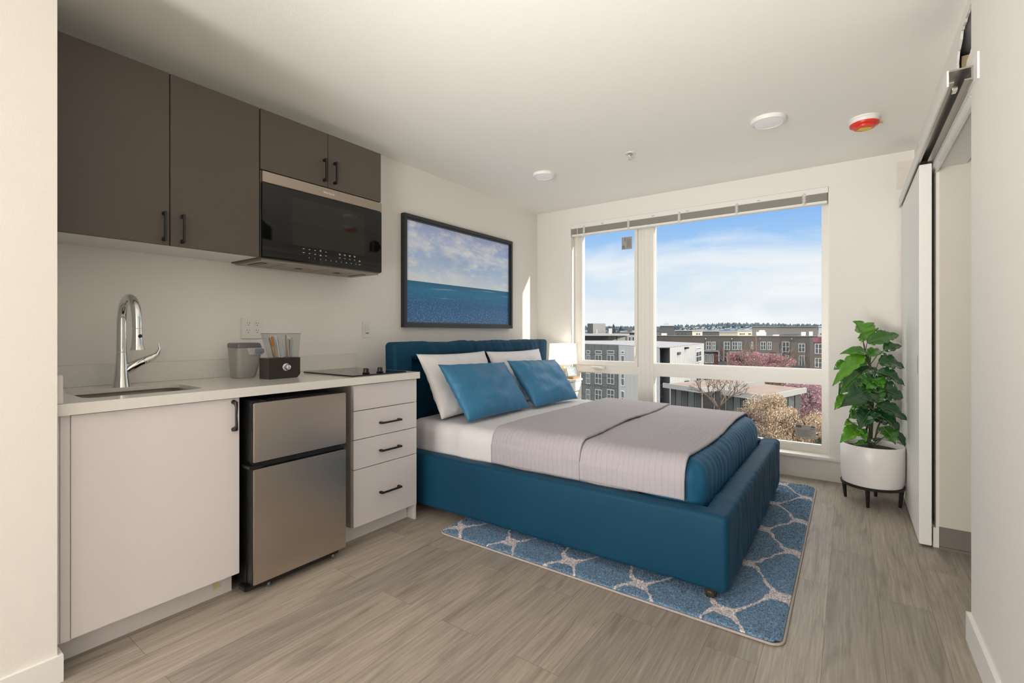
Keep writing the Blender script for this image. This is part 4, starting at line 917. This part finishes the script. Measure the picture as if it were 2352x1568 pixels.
# ------------------------------------------------------------------ ceiling fittings
def ceiling_bits():
    for (x, y, r, lb) in ((2.413, 3.29, .098, 'round white flush ceiling light nearest the red smoke detector'), (.758, 3.343, .092, 'small round white ceiling light above the bed near the picture')):
        t = thing('ceiling_light', lb, 'ceiling light', (x, y, H-.025), 'flush ceiling lights')
        MB().lathe([(r, 0), (r, -.010), (r-.004, -.022), (r-.016, -.025), (r-.016, -.015)], (x, y, H), 48).go('trim_ring', TRIM, t, True)
        MB().lathe([(r-.018, 0), (r-.018, -.006), (r-.03, -.008)], (x, y, H-.016), 40).go('diffuser', mat('diffuser', (.80, .78, .78), .5, emit=.12), t, True)
    x, y = 1.515, 3.32; t = thing('fire_sprinkler', 'small chrome fire sprinkler head on the ceiling above the bed', 'sprinkler', (x, y, H-.05))
    MB().lathe([(.040, 0), (.038, -.005), (.022, -.007), (.020, -.001)], (x, y, H), 32).go('escutcheon', mat('escutcheon_white', (.70, .69, .66), .3), t, True)
    MB().lathe([(.012, -.002), (.012, -.014), (.006, -.018)], (x, y, H), 16).tube([(x-.010, y, H-.012), (x-.010, y, H-.035), (x, y, H-.045)], .0022, 6).tube([(x+.010, y, H-.012), (x+.010, y, H-.035), (x, y, H-.045)], .0022, 6).go('frame', CHROME, t, True)
    MB().lathe([(.016, -.045), (.016, -.0475), (.004, -.049)], (x, y, H), 20).go('deflector', CHROME, t, True)
    x, y = 2.894, 3.613; t = thing('smoke_detector', 'white smoke detector with a red and yellow dust cover', 'smoke detector', (x, y, H-.06))
    MB().lathe([(.078, 0), (.078, -.010), (.074, -.012), (.074, -.022), (.070, -.030)], (x, y, H), 40).go('base', TRIM, t, True)
    MB().lathe([(.070, -.030), (.076, -.034), (.074, -.044), (.056, -.050), (.054, -.060), (.030, -.064)], (x, y, H), 40).go('dust_cover', mat('red_plastic', (.72, .035, .015), .3), t, True)
    M = Matrix.Translation((x, y, H-.0655)) @ Matrix.Rotation(.4, 4, 'Z'); b = MB().box((-.032, -.022, -.001), (.032, .022, .0014)); b.v = [M @ v for v in b.v]; b.go('warning_label', mat('yellow_label', (.75, .52, .01), .4), t)
    b = MB(); e = V((x, y, H-.026))+RT*.062
    b.tube([e, e+RT*.05+V((0, 0, .001))], .0035, 6); b.go('pull_tab', mat('yellow_tab', (.72, .50, .05), .5), t)
ceiling_bits()
# ------------------------------------------------------------------ outside
GZ = -11.5
def outside():
    struct(MB().box((-500, 16, GZ-1), (420, 1400, GZ)).go('ground_outside', mat('ground_outside', (.16, .16, .14), .95, var=.4, vscale=.15)))
    GB = mat('dark_pane', (.055, .07, .07), .12, spec=.8); WF = mat('white_window_frame', (.62, .63, .62), .5)
    class Fac:   # facade on a vertical plane through plan points a, b
        def __init__(s, a, b): s.a = V((a.x, a.y, 0)); s.b = V((b.x, b.y, 0)); s.t = (s.b-s.a).normalized(); n = V((s.t.y, -s.t.x, 0)); s.n = n if n.dot(CAM-s.a) > 0 else -n
        def at(s, px, py):
            d = FW+RT*((px-1176)/FPX)+V((0, 0, (764-py)/FPX)); k = (s.a-CAM).dot(s.n)/d.dot(s.n); p = CAM+d*k; return (p-s.a).dot(s.t), p.z
        def pt(s, u, z, o=0): return s.a+s.t*u+s.n*o+V((0, 0, z))
        def slab(s, mb, u0, u1, z0, z1, o0, o1):
            vs = [s.pt(u, z, o) for o in (o0, o1) for u, z in ((u0, z0), (u1, z0), (u1, z1), (u0, z1))]
            mb.add(vs, [[0, 1, 2, 3], [7, 6, 5, 4], [0, 4, 5, 1], [1, 5, 6, 2], [2, 6, 7, 3], [3, 7, 4, 0]]); return mb
        def px(s, mb, x0, y0, x1, y1, o0, o1):   # slab spanning photo pixels
            ua, za = s.at(x0, y1); ub, _ = s.at(x1, y1); _, zb = s.at(x0, y0); return s.slab(mb, min(ua, ub), max(ua, ub), min(za, zb), max(za, zb), o0, o1)
        def window(s, par, x0, y0, x1, y1, cols=2, rows=1, fm=None):
            ua, za = s.at(x0, y1); ub, _ = s.at(x1, y1); _, zb = s.at(x0, y0); u0, u1 = min(ua, ub), max(ua, ub); fw = .09
            f = MB(); s.slab(f, u0, u1, za, za+fw, .0, .08); s.slab(f, u0, u1, zb-fw, zb, .0, .08)
            for k in range(cols+1): uu = u0+(u1-u0-fw)*k/cols; s.slab(f, uu, uu+fw, za+fw, zb-fw, .0, .08)
            for k in range(1, rows): zz = za+(zb-za)*k/rows; s.slab(f, u0, u1, zz, zz+fw*.7, 0, .075)
            o = f.go('window', fm or WF, par); g = MB(); s.slab(g, u0+.02, u1-.02, za+.02, zb-.02, .005, .04); g.go('pane', GB, o)
    def poly(*pp): return [(p.x, p.y) for p in pp]
    # --- white and grey apartment block on the left
    dk = mat('facade_grey', (.105, .103, .103), .7, var=.05); wt = mat('facade_white', (.36, .355, .345), .6); ch = mat('facade_charcoal', (.045, .05, .058), .6)
    a0, a1, a2, a3, a4, a5 = P(1325, 0, 69), P(1420, 0, 62), P(1514, 0, 50.5), P(1517, 0, 52.5), P(1539, 0, 51), P(1617, 0, 71)
    back = [P(1480, 0, 95), P(1325, 0, 95)]
    t = thing('apartment_building', 'white and grey apartment block seen through the left panes', 'building', (a1.x, a1.y, GZ)); TOP = -.46
    MB().quadbox(poly(a0, a1, a2, a3, a4, a5, *back), GZ, TOP).go('wall', wt, t)
    F1, F2, F3, F4 = Fac(a0, a1), Fac(a1, a2), Fac(a3, a4), Fac(a4, a5)
    b = MB(); F1.slab(b, 0, (F1.b-F1.a).length, GZ, TOP, 0, .12); b.go('grey_cladding', dk, t)
    b = MB(); L3 = (F3.b-F3.a).length; F3.slab(b, 0, L3, GZ, TOP-.1, 0, .08); b.go('charcoal_bay', ch, t)
    MB().quadbox(poly(a0, a1, a2, a4, a5, *back), TOP, TOP+.06).go('roof_membrane', mat('roof_grey', (.17, .17, .178), .8), t)
    for F, m_, o in ((F1, mat('joint_dark', (.06, .062, .066), .8), .121), (F2, mat('joint_grey', (.40, .40, .39), .8), .002), (F4, MT.get('joint_grey') or mat('joint_grey', (.40, .40, .39), .8), .002)):
        b = MB(); Lf = (F.b-F.a).length
        for k in range(1, int(Lf/1.3)): F.slab(b, k*1.3, k*1.3+.035, GZ+4, TOP, o, o+.012)
        for z in (-1.9, -3.3, -4.9, -6.2, -7.6): F.slab(b, 0, Lf, z, z+.035, o, o+.012)
        b.go('panel_joints', m_, t)
    F1b = Fac(a0+F1.n*.12, a1+F1.n*.12); fg = mat('frame_pale', (.42, .43, .43), .5)
    for x0, x1 in ((1347, 1356), (1367.5, 1383), (1395, 1411.5)):
        F1b.window(t, x0, 804, x1, 812, 1, 1, fg); F1b.window(t, x0, 814, x1, 838, 2, 1, fg); F1b.window(t, x0, 856, x1, 881, 2, 2, fg); F1b.window(t, x0, 893, x1, 918, 2, 2, fg); F1b.window(t, x0, 930, x1, 955, 2, 2, fg)
    for y0, y1, r_ in ((805, 812, 1), (815, 838, 1), (852, 885, 2), (896, 930, 2)): F2.window(t, 1427.5, y0, 1435, y1, 1, r_)
    F4.window(t, 1598, 799, 1610, 804, 1); F4.window(t, 1598, 807, 1610, 833, 2, 2); F4.window(t, 1598, 858, 1610, 880, 2, 2)
    for y0, y1 in ((800, 835), (845, 872), (882, 912)): F3.window(t, 1519, y0, 1524.5, y1, 1, 1, mat('frame_dim', (.3, .32, .33), .5))
    b = MB(); F4.px(b, 1555, 809, 1561, 815, 0, .15); b.go('wall_vent', ch, t)
    for px_, py_ in ((1572, 799), (1572, 877)):
        b = MB(); F4.px(b, px_, py_-2, px_+4, py_+2, 0, .35); b.go('wall_light', BLKPL, t)
    b = MB(); F2.slab(b, -9, -.2, TOP+.06, TOP+1.1, -7, -6.9)
    # --- dark flat-roofed house behind it, with roof slab and tower
    t = thing('apartment_building', 'dark grey house with overhanging flat roof beyond the white block', 'building', (*P(1380, 0, 100).xy, GZ))
    q = lambda x0, d0, x1, d1, dep: poly(P(x0, 0, d0), P(x1, 0, d1), P(x1, 0, d1+dep), P(x0, 0, d0+dep))
    MB().quadbox(q(1330, 100, 1397, 98, 14), GZ, .55).go('dark_wing', mat('wall_slate', (.085, .085, .085), .7), t)
    MB().quadbox(q(1397, 99, 1436, 101, 12), GZ, .50).go('pale_wing', mat('wall_putty', (.30, .29, .25), .7), t)
    MB().quadbox(q(1330, 97, 1446, 97, 18), .55, .95).go('roof_slab', mat('roof_edge', (.33, .33, .32), .7), t)
    MB().quadbox(q(1415, 98.5, 1418, 98.5, .5), GZ, .55).go('post', dk, t)
    FD = Fac(P(1330, 0, 100), P(1397, 0, 98))
    FD.window(t, 1347, 785, 1355, 791, 2); FD.window(t, 1376, 786, 1388, 791.5, 3)
    MB().quadbox(q(1413, 94, 1462, 92, .3), -1.9, -.9).go('roof_railing', mat('rail_dark', (.05, .05, .055), .6), t)
    t = thing('rooftop_tower', 'grey boxy stair tower rising above the dark house roof', 'tower', (*P(1370, 0, 116).xy, GZ))
    MB().quadbox(q(1349, 118, 1362, 116, 8), GZ, 3.45).go('tower_shade_side', mat('tower_grey_shaded', (.07, .07, .07), .7), t); MB().quadbox(q(1362, 116, 1391, 117, 8), GZ, 3.45).go('tower_front', mat('tower_grey', (.21, .205, .19), .7), t)  # one tower grey in two tones, the shaded side painted darker
    CP = mat('chimney_pale', (.42, .40, .37), .7)
    tag(MB().quadbox(q(1370, 103, 1372, 103, .3), .95, 1.9).go('roof_chimney', CP), 'thin pale vent pipe before the grey stair tower', 'chimney')
    tag(MB().quadbox(q(1398, 106, 1406, 106, 1), .95, 2.15).go('roof_chimney', CP), 'wide pale chimney right of the grey stair tower', 'chimney')
    t = thing('apartment_building', 'white windowed block just left of the window mullion', 'building', (*P(1452, 0, 118).xy, GZ))
    MB().quadbox(q(1440, 121, 1483, 119, 10), GZ, .5).go('wall', wt, t); FM = Fac(P(1440, 0, 121), P(1483, 0, 119))
    for x in (1444, 1452, 1460): FM.window(t, x, 773, x+5, 785, 1)
    t = thing('apartment_building', 'low grey block with pale parapet behind the white windowed block', 'building', (*P(1440, 0, 140).xy, GZ))
    MB().quadbox(q(1408, 140, 1505, 140, 12), GZ, 1.2).go('wall', dk, t); MB().quadbox(q(1424, 139, 1505, 139, .5), 1.2, 1.75).go('parapet', mat('parapet_pale', (.40, .38, .34), .7), t); MB().quadbox(q(1442, 138, 1452, 138, 3), 1.75, 2.5).go('stair_head', dk, t)
    # --- long brown apartment building
    br = mat('facade_brown', (.105, .088, .073), .75, var=.06, vscale=.3); b2 = mat('facade_taupe', (.13, .11, .092), .75)
    A, B, C, D = P(1488, 0, 118), P(1878, 0, 100), P(1893, 0, 97), P(1905, 0, 91)
    t = thing('apartment_building', 'long brown apartment building with big windows beyond the trees', 'building', (*((A+B)/2).xy, GZ)); F = Fac(A, B); RB = .38
    MB().quadbox(poly(A, B, P(1900, 0, 118), P(1490, 0, 135)), GZ, RB).go('wall', br, t)
    b = MB(); Lf = (F.b-F.a).length; F.slab(b, 0, Lf, RB, RB+.12, -.3, .15); b.go('parapet_cap', mat('cap_grey', (.30, .28, .26), .7), t)
    b = MB(); F.px(b, 1617, 786, 1640, 870, 0, .25); F.px(b, 1668, 786, 1705, 870, 0, .25); F.px(b, 1738, 786, 1790, 870, 0, .25); F.px(b, 1815, 786, 1850, 870, 0, .3); b.go('projecting_bay', b2, t)
    Fb = Fac(A+F.n*.3, B+F.n*.3)
    for x0, x1 in ((1622, 1634), (1636, 1644), (1664, 1677), (1682, 1694), (1695, 1704), (1725, 1733), (1747, 1759), (1763, 1772), (1797, 1813), (1834, 1849)):
        Fb.window(t, x0, 784.5 if x0 not in (1834,) else 789, x1, 803 if x0 < 1790 else 808, 2, 2)
    for x0, x1 in ((1619, 1629), (1631, 1639), (1677, 1686), (1688, 1699), (1741, 1750), (1752, 1768), (1803, 1812), (1835, 1848)):
        Fb.window(t, x0, 813 if x0 < 1660 else 816, x1, 833 if x0 < 1790 else 842, 2, 1)
    gp = mat('porch_grey', (.25, .25, .27), .6); rp = mat('rust_panel', (.10, .032, .022), .6)
    b = MB()
    for x0, x1, y in ((1617, 1654, 804), (1670, 1728, 807), (1737, 1797, 811)):
        F.px(b, x0, y, x1, y+2.6, 0, 1.0); F.px(b, x1-3, y, x1, 850, 0, 1.0)
        if x0 > 1660: F.px(b, x0, y, x0+3.5, 850, 0, 1.0)
    F.px(b, 1662, 784, 1664.5, 850, 0, .6); F.px(b, 1795, 785, 1797.5, 850, 0, .6); b.go('porch_frame', gp, t)
    b = MB()
    for x0, x1 in ((1639, 1651), (1701, 1714), (1768, 1782)): Fb.px(b, x0, 808, x1, 850, .02, .1)
    b.go('rust_panels', rp, t)
    for x in (1621.5, 1681.5, 1746, 1818.5):
        o = MB(); F.px(o, x-.8, 776.5, x+.8, 779, 0, .5); o.go('wall_light', mat('light_fixture', (.7, .62, .45), .4), t)
    b = MB(); F.px(b, 1651, 829, 1672, 843, 1.0, 1.05); F.px(b, 1780, 837, 1850, 850, .9, .94); b.go('balcony_rail', mat('rail_mid', (.07, .07, .075), .6), t)
    t = thing('apartment_building', 'reddish corner wing at the right edge of the window view', 'building', (*P(1890, 0, 92).xy, GZ))
    MB().quadbox(poly(P(1860, 0, 93), P(1868, 0, 90), P(1935, 0, 86), P(1940, 0, 96)), GZ, .15).go('wall', br, t)
    G = Fac(P(1868, 0, 90), P(1935, 0, 86)); b = MB(); G.px(b, 1869, 774, 1925, 787, 0, .1); b.go('red_band', mat('red_band', (.17, .05, .055), .6), t)
    G.window(t, 1872, 789, 1889, 812, 2, 2); G.window(t, 1872, 822, 1889, 843, 2, 2)
    b = MB(); c = G.pt(*G.at(1874, 780), .12); n = 28; vs = []
    for rr in (.42, .34, .20, .13):
        for k in range(n): a = 2*PI*k/n; vs.append(c+G.t*rr*math.cos(a)+V((0, 0, rr*math.sin(a))))
    b.add(vs, [[k, (k+1) % n, n+(k+1) % n, n+k] for k in range(n)]+[[2*n+k, 2*n+(k+1) % n, 3*n+(k+1) % n, 3*n+k] for k in range(n)]); b.go('emblem', mat('emblem_pink', (.42, .20, .22), .6), t)
    # --- row of far buildings above the brown roof
    cr = mat('wall_cream', (.66, .60, .46), .7); tn = mat('wall_tan', (.40, .35, .26), .7); gy = mat('wall_grey', (.15, .138, .128), .75); dg = mat('wall_darkgrey', (.075, .075, .078), .75)
    rows = [('dark boxy block at the left of the far rooftops', 1516, 1549, 748.5, 165, dg, []), ('low dark block with white trim among the far rooftops', 1550, 1596, 759.5, 180, dg, [(1556, 1560), (1566, 1569), (1573, 1576)]),
            ('cream block with small windows left of centre of the far rooftops', 1590, 1613, 760, 170, cr, [(1599, 1603), (1605, 1608)]), ('dark low block in the middle of the far rooftops', 1614, 1652, 761, 182, dg, []),
            ('tan long low block in the middle of the far rooftops', 1643, 1697, 763, 193, tn, []), ('cream block with a row of dark windows on the far rooftops', 1694, 1727, 759.5, 168, cr, [(1699, 1702), (1703.5, 1706), (1708, 1710.5), (1719, 1725)]),
            ('wide grey block at the right of the far rooftops', 1727, 1878, 751, 150, gy, []), ('small white block at the right edge of the far rooftops', 1880, 1915, 750.5, 140, wt, [(1884, 1888)]), ('grey low block at the left end of the far rooftops', 1488, 1530, 760, 190, gy, [])]
    for lb, x0, x1, y, d, m_, ws in rows:
        t = thing('distant_building', lb, 'building', (*P((x0+x1)/2, 0, d).xy, GZ), 'buildings beyond the brown roof'); zt = P(0, y, d).z
        MB().quadbox(q(x0, d, x1, d, 6), GZ, zt).go('wall', m_, t); MB().quadbox(q(x0-.4, d-.3, x1+.4, d-.3, 6.5), zt, zt+.28).go('roof_cap', mat('cap_pale', (.42, .41, .39), .7) if m_ is not gy else gy, t)
        Fr = Fac(P(x0, 0, d), P(x1, 0, d))
        for a, c in ws: Fr.window(t, a, 765.5, c, 768, 1, 1, GB)
    ac = mat('ac_metal', (.55, .56, .56), .5, var=.3, vscale=2)
    for i, (x0, x1, y0, y1, lb) in enumerate(((1737, 1760, 762, 770.5, 'wide pale roof unit left of the grey block wall'), (1744, 1757, 758, 762, 'small dark topped roof unit stacked above the wide one'), (1840, 1851, 762, 771, 'upright silver roof unit near the right end'), (1858, 1867, 761, 771, 'upright beige roof unit nearest the red wing'), (1519, 1532, 765, 770, 'small pale roof unit at the left end of the brown roof'), (1775, 1790, 768.5, 771, 'low flat roof unit at the middle of the grey block'))):
        d = 112 if i != 1 else 112.5
        tag(MB().quadbox(q(x0, d, x1, d, 2.5), P(0, y1, d).z if i != 1 else P(0, 762, d).z, P(0, y0, d).z).go('roof_unit', ac), lb, 'roof unit', 'machines on the brown roof')
    # far towers
    for x0, x1, y in ((1525, 1536, 742), (1503.5, 1508, 749), (1510, 1514, 750)):
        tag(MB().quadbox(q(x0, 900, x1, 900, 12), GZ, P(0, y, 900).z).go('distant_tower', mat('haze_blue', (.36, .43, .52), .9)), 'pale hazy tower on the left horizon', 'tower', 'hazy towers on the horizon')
    # --- wooded ridge
    rd = random.Random(21); b = MB(); tops = []
    def ridge(px): return 753.5-5.5*math.exp(-((px-1770)/140)**2)-1.8*math.sin(px*.02)
    vs = []; xs = list(range(1200, 2100, 10))
    for x in xs:
        y = ridge(x) if x > 1505 else 753.5
        vs += [P(x, y, 700), P(x, 775, 520)]
    hm = mat('far_hill', (.10, .13, .17), .95, var=.35, vscale=.02)
    o = mesh('hills_outside', vs, [[2*i, 2*i+1, 2*i+3, 2*i+2] for i in range(len(xs)-1)], hm); o.modifiers.new('thick', 'SOLIDIFY').thickness = 20; struct(o)
    b = MB()
    for k in range(1500):
        px = rd.uniform(1340, 2000); d = rd.uniform(560, 700); base = ridge(px)+rd.uniform(-1, 6) if px > 1505 else 755+rd.uniform(0, 3); p = P(px, base, d); h = rd.uniform(1.8, 5.0); r = rd.uniform(1.6, 3.0)
        b.lathe([(r, 0), (r*.8, h*.35), (r*.35, h*.75), (.05, h)], p, 5)
    o = b.go('ridge_trees', mat('far_conifer', (.045, .07, .085), .95, var=.3, vscale=.05)); o['kind'] = 'stuff'; tag(o, 'dark conifers covering the wooded ridge on the horizon', 'trees')
    b = MB()
    for k in range(120):
        px = rd.uniform(1560, 1890); p = P(px, rd.uniform(751, 758), 545); b.box(p, p+V((rd.uniform(1, 2.5), 1, rd.uniform(.5, 1.0))))
    o = b.go('ridge_houses', mat('far_house', (.50, .48, .46), .8)); o['kind'] = 'stuff'; tag(o, 'tiny pale houses dotted among the trees on the ridge', 'houses')
    for px, py, h in ((1399, 757, 5), (1408, 754, 6.5), (1424, 755, 5), (1430, 757, 3)):
        p = P(px, 762, 240); b = MB(); h *= .7; b.tube([V((p.x, p.y, GZ)), p], [.3, .15], 5); rr = random.Random(px)
        for k in range(120): a = rr.uniform(0, 2*PI); v = rr.random(); r = (1-v)*2.2*rr.random(); c = p+V((r*math.cos(a), r*math.sin(a), v*h-1)); b.add([c, c+V((.5, 0, .3)), c+V((0, .3, .6))], [[0, 1, 2]])
        tag(b.go('conifer_tree', mat('far_conifer_dark', (.05, .06, .06), .95)), 'dark conifer behind the dark flat roof', 'tree', 'conifers behind the dark roof')
    # --- low flat-roofed houses in the mid ground
    rf = mat('roof_gravel', (.17, .128, .105), .95, var=.55, vscale=.35); rfw = mat('roof_fascia', (.27, .265, .25), .7); wl = mat('house_wall', (.42, .40, .37), .8); pn = mat('house_dark', (.05, .048, .045), .6)
    def house(lb, c0, c1, c2, zr, cols):
        # c0 near-left, c1 near-right (front eave), c2 far-right plan points
        c3 = c0+(c2-c1); t = thing('flat_roofed_house', lb, 'house', (*((c0+c2)/2).xy, GZ), 'low houses below the window')
        MB().quadbox(poly(c0, c1, c2, c3), zr, zr+.22).go('roof', rf, t)
        fa = MB(); e = (c1-c0).normalized()
        for a, b_ in ((c0, c1), (c1, c2)):
            FF = Fac(a, b_); FF.slab(fa, 0, (FF.b-FF.a).length, zr-.05, zr+.30, 0, .08)
        fa.go('fascia', rfw, t)
        m = (c0+c1+c2+c3)/4; s = lambda p: m+(p-m)*.86
        MB().quadbox(poly(s(c0), s(c1), s(c2), s(c3)), GZ, zr).go('wall', wl, t)
        for a, b_ in ((c0, c1), (c1, c2)):
            FF = Fac(s(a), s(b_)); Lh = (FF.b-FF.a).length; n = cols
            for k in range(n):
                u0, u1 = Lh*(k+.08)/n, Lh*(k+.92)/n
                pb = MB(); FF.slab(pb, u0, u1, zr-5.5 if k % 2 == 0 else zr-2.6, zr-.15, .01, .08); pb.go('wall_panel', pn if k % 2 == 0 else GB, t)
            g = MB(); FF.slab(g, 0, Lh, zr-2.9, zr-2.7, .01, .12); g.go('sill_band', rfw, t)
        return t
    house('flat roofed house directly below the window transom, left one', P(1524, 0, 36), P(1607, 0, 32.8), P(1754, 0, 37.5), P(0, 888, 36).z, 5)
    house('flat roofed house with brown stained roof beside the tan tree', P(1657, 0, 31), P(1757, 0, 28), P(1850, 0, 32), P(0, 904, 31).z, 5)
    # --- street furniture
    d = 84; tag(MB().tube([P(1734, 930, d), P(1734, 773, d)], .28, 8).box(P(1724, 812, d)-V((0, .3, 0)), P(1731, 802, d)+V((0, .3, 0))).go('utility_pole', mat('pole_wood', (.13, .075, .045), .9)), 'brown wooden utility pole in front of the brown building', 'pole')
    tag(MB().tube([P(1736, 880, 72), P(1737, 835, 72), P(1742, 828, 72), P(1749, 826, 72), P(1752, 827, 72)], .08, 6).go('street_lamp', mat('lamp_pale', (.5, .5, .5), .5)), 'pale curved street lamp above the pink trees', 'street lamp')
    # --- trees
    def tree(name, lb, c, rx, rz, n, cm, bare=0, size=.16, seed=0, group=None):
        rr = random.Random(seed); t = thing(name, lb, 'tree', (c.x, c.y, GZ), group)
        b = MB(); base = V((c.x, c.y, GZ)); fork = V((c.x, c.y, c.z-rz*.75)); b.tube([base, fork], [.16, .09] if bare else [.28, .18], 8); tips = []
        def grow(p, dr, l, r, lv):
            e = p+dr*l; md = p+dr*l*.5+V((rr.uniform(-.1, .1), rr.uniform(-.1, .1), rr.uniform(-.05, .1)))*l; b.tube([p, md, e], [r, r*.8, r*.55], 5, False); tips.append(e)
            if lv:
                for _ in range(3):
                    nd = (dr+V((rr.uniform(-.8, .8), rr.uniform(-.8, .8), rr.uniform(-.2, .6)))).normalized(); grow(e, nd, l*.72, r*.55, lv-1)
        for k in range(7):
            a = 2*PI*k/7+rr.random(); grow(fork, V((math.cos(a)*.8, math.sin(a)*.8, .9)).normalized(), max(rz, rx)*.55, .05 if bare else .09, 3 if bare else 2)
        b.go('branches', mat('bark_grey', (.11, .08, .06), .9), t)
        if n:
            lumps = []
            for k in range(26):
                a = rr.uniform(0, 2*PI); ph = rr.uniform(-1, 1); rad = math.sqrt(max(0, 1-ph*ph))*rr.uniform(.45, .85); lumps.append((c+V((rx*rad*math.cos(a), rx*rad*math.sin(a), rz*ph*.75)), rr.uniform(.22, .40)))
            vs = []; fs = []
            for k in range(n):
                lc, lr = lumps[rr.randrange(26)]; v = V((rr.gauss(0, 1), rr.gauss(0, 1), rr.gauss(0, 1))).normalized()*rr.random()**.45
                p = lc+V((v.x*rx*lr, v.y*rx*lr, v.z*rz*lr)); d1 = V((rr.gauss(0, 1), rr.gauss(0, 1), rr.gauss(0, 1)+.5)).normalized(); d2 = d1.cross(V((rr.random(), rr.random(), rr.random()))).normalized(); s = size*rr.uniform(.5, 1.4); i = len(vs)
                vs += [p-d2*s*.28, p+d2*s*.28, p+d1*s]; fs.append([i, i+1, i+2])
            o = mesh('blossom' if 'blossom' in lb else 'twigs', vs, fs, cm, t); o['kind'] = 'stuff'
    pk = mat('pink_blossom', (.40, .22, .23), .8, var=.45, vscale=2.5); tw = mat('tan_twigs', (.48, .37, .26), .85, var=.45, vscale=3.0); pk2 = mat('mauve_blossom', (.50, .33, .36), .8, var=.45, vscale=2.5); brn = mat('brown_twigs', (.20, .125, .09), .9, var=.4, vscale=2)
    tree('blossom_tree', 'dull pink blossom tree before the brown building, left one', P(1712, 834, 70), 2.6, 2.2, 16000, pk, seed=1, size=.19, group='pink blossom trees')
    tree('blossom_tree', 'dull pink blossom tree before the brown building, right one', P(1768, 842, 68), 3.4, 1.8, 16000, pk, seed=2, size=.19, group='pink blossom trees')
    tree('blossom_tree', 'mauve pink blossom tree behind the tan tree at the right', P(1858, 925, 34), 2.6, 2.0, 34000, pk2, seed=3, size=.11, group='pink blossom trees')
    tree('brown_tree', 'reddish brown leafless tree behind the low house roofs', P(1745, 885, 60), 6.5, 1.5, 9000, brn, seed=4, size=.35)
    tree('tan_tree', 'big tan bushy tree at the lower right of the window', P(1808, 982, 25), 2.5, 1.9, 60000, tw, seed=5, size=.085)
    tree('tan_tree', 'smaller brownish shrub left of the big tan tree', P(1716, 985, 24), 1.3, 1.1, 20000, mat('dull_twigs', (.26, .20, .15), .9, var=.4, vscale=3), seed=6, size=.075)
    tree('bare_tree', 'bare leafless tree between the two flat roofed houses', P(1650, 893, 25.5), .85, 1.4, 0, mat('bare_twigs', (.16, .12, .09), .9), bare=1, seed=7, size=.3)
    tree('bare_tree', 'faint bare tree before the brown building at the right', P(1868, 830, 76), 2.2, 3.2, 0, tw, bare=1, seed=8)
    tree('green_shrub', 'dark green shrub below the tan tree at the window corner', P(1925, 1050, 20), 1.3, .9, 9000, mat('shrub_green', (.075, .085, .05), .9, var=.4), seed=9, size=.14)
outside()
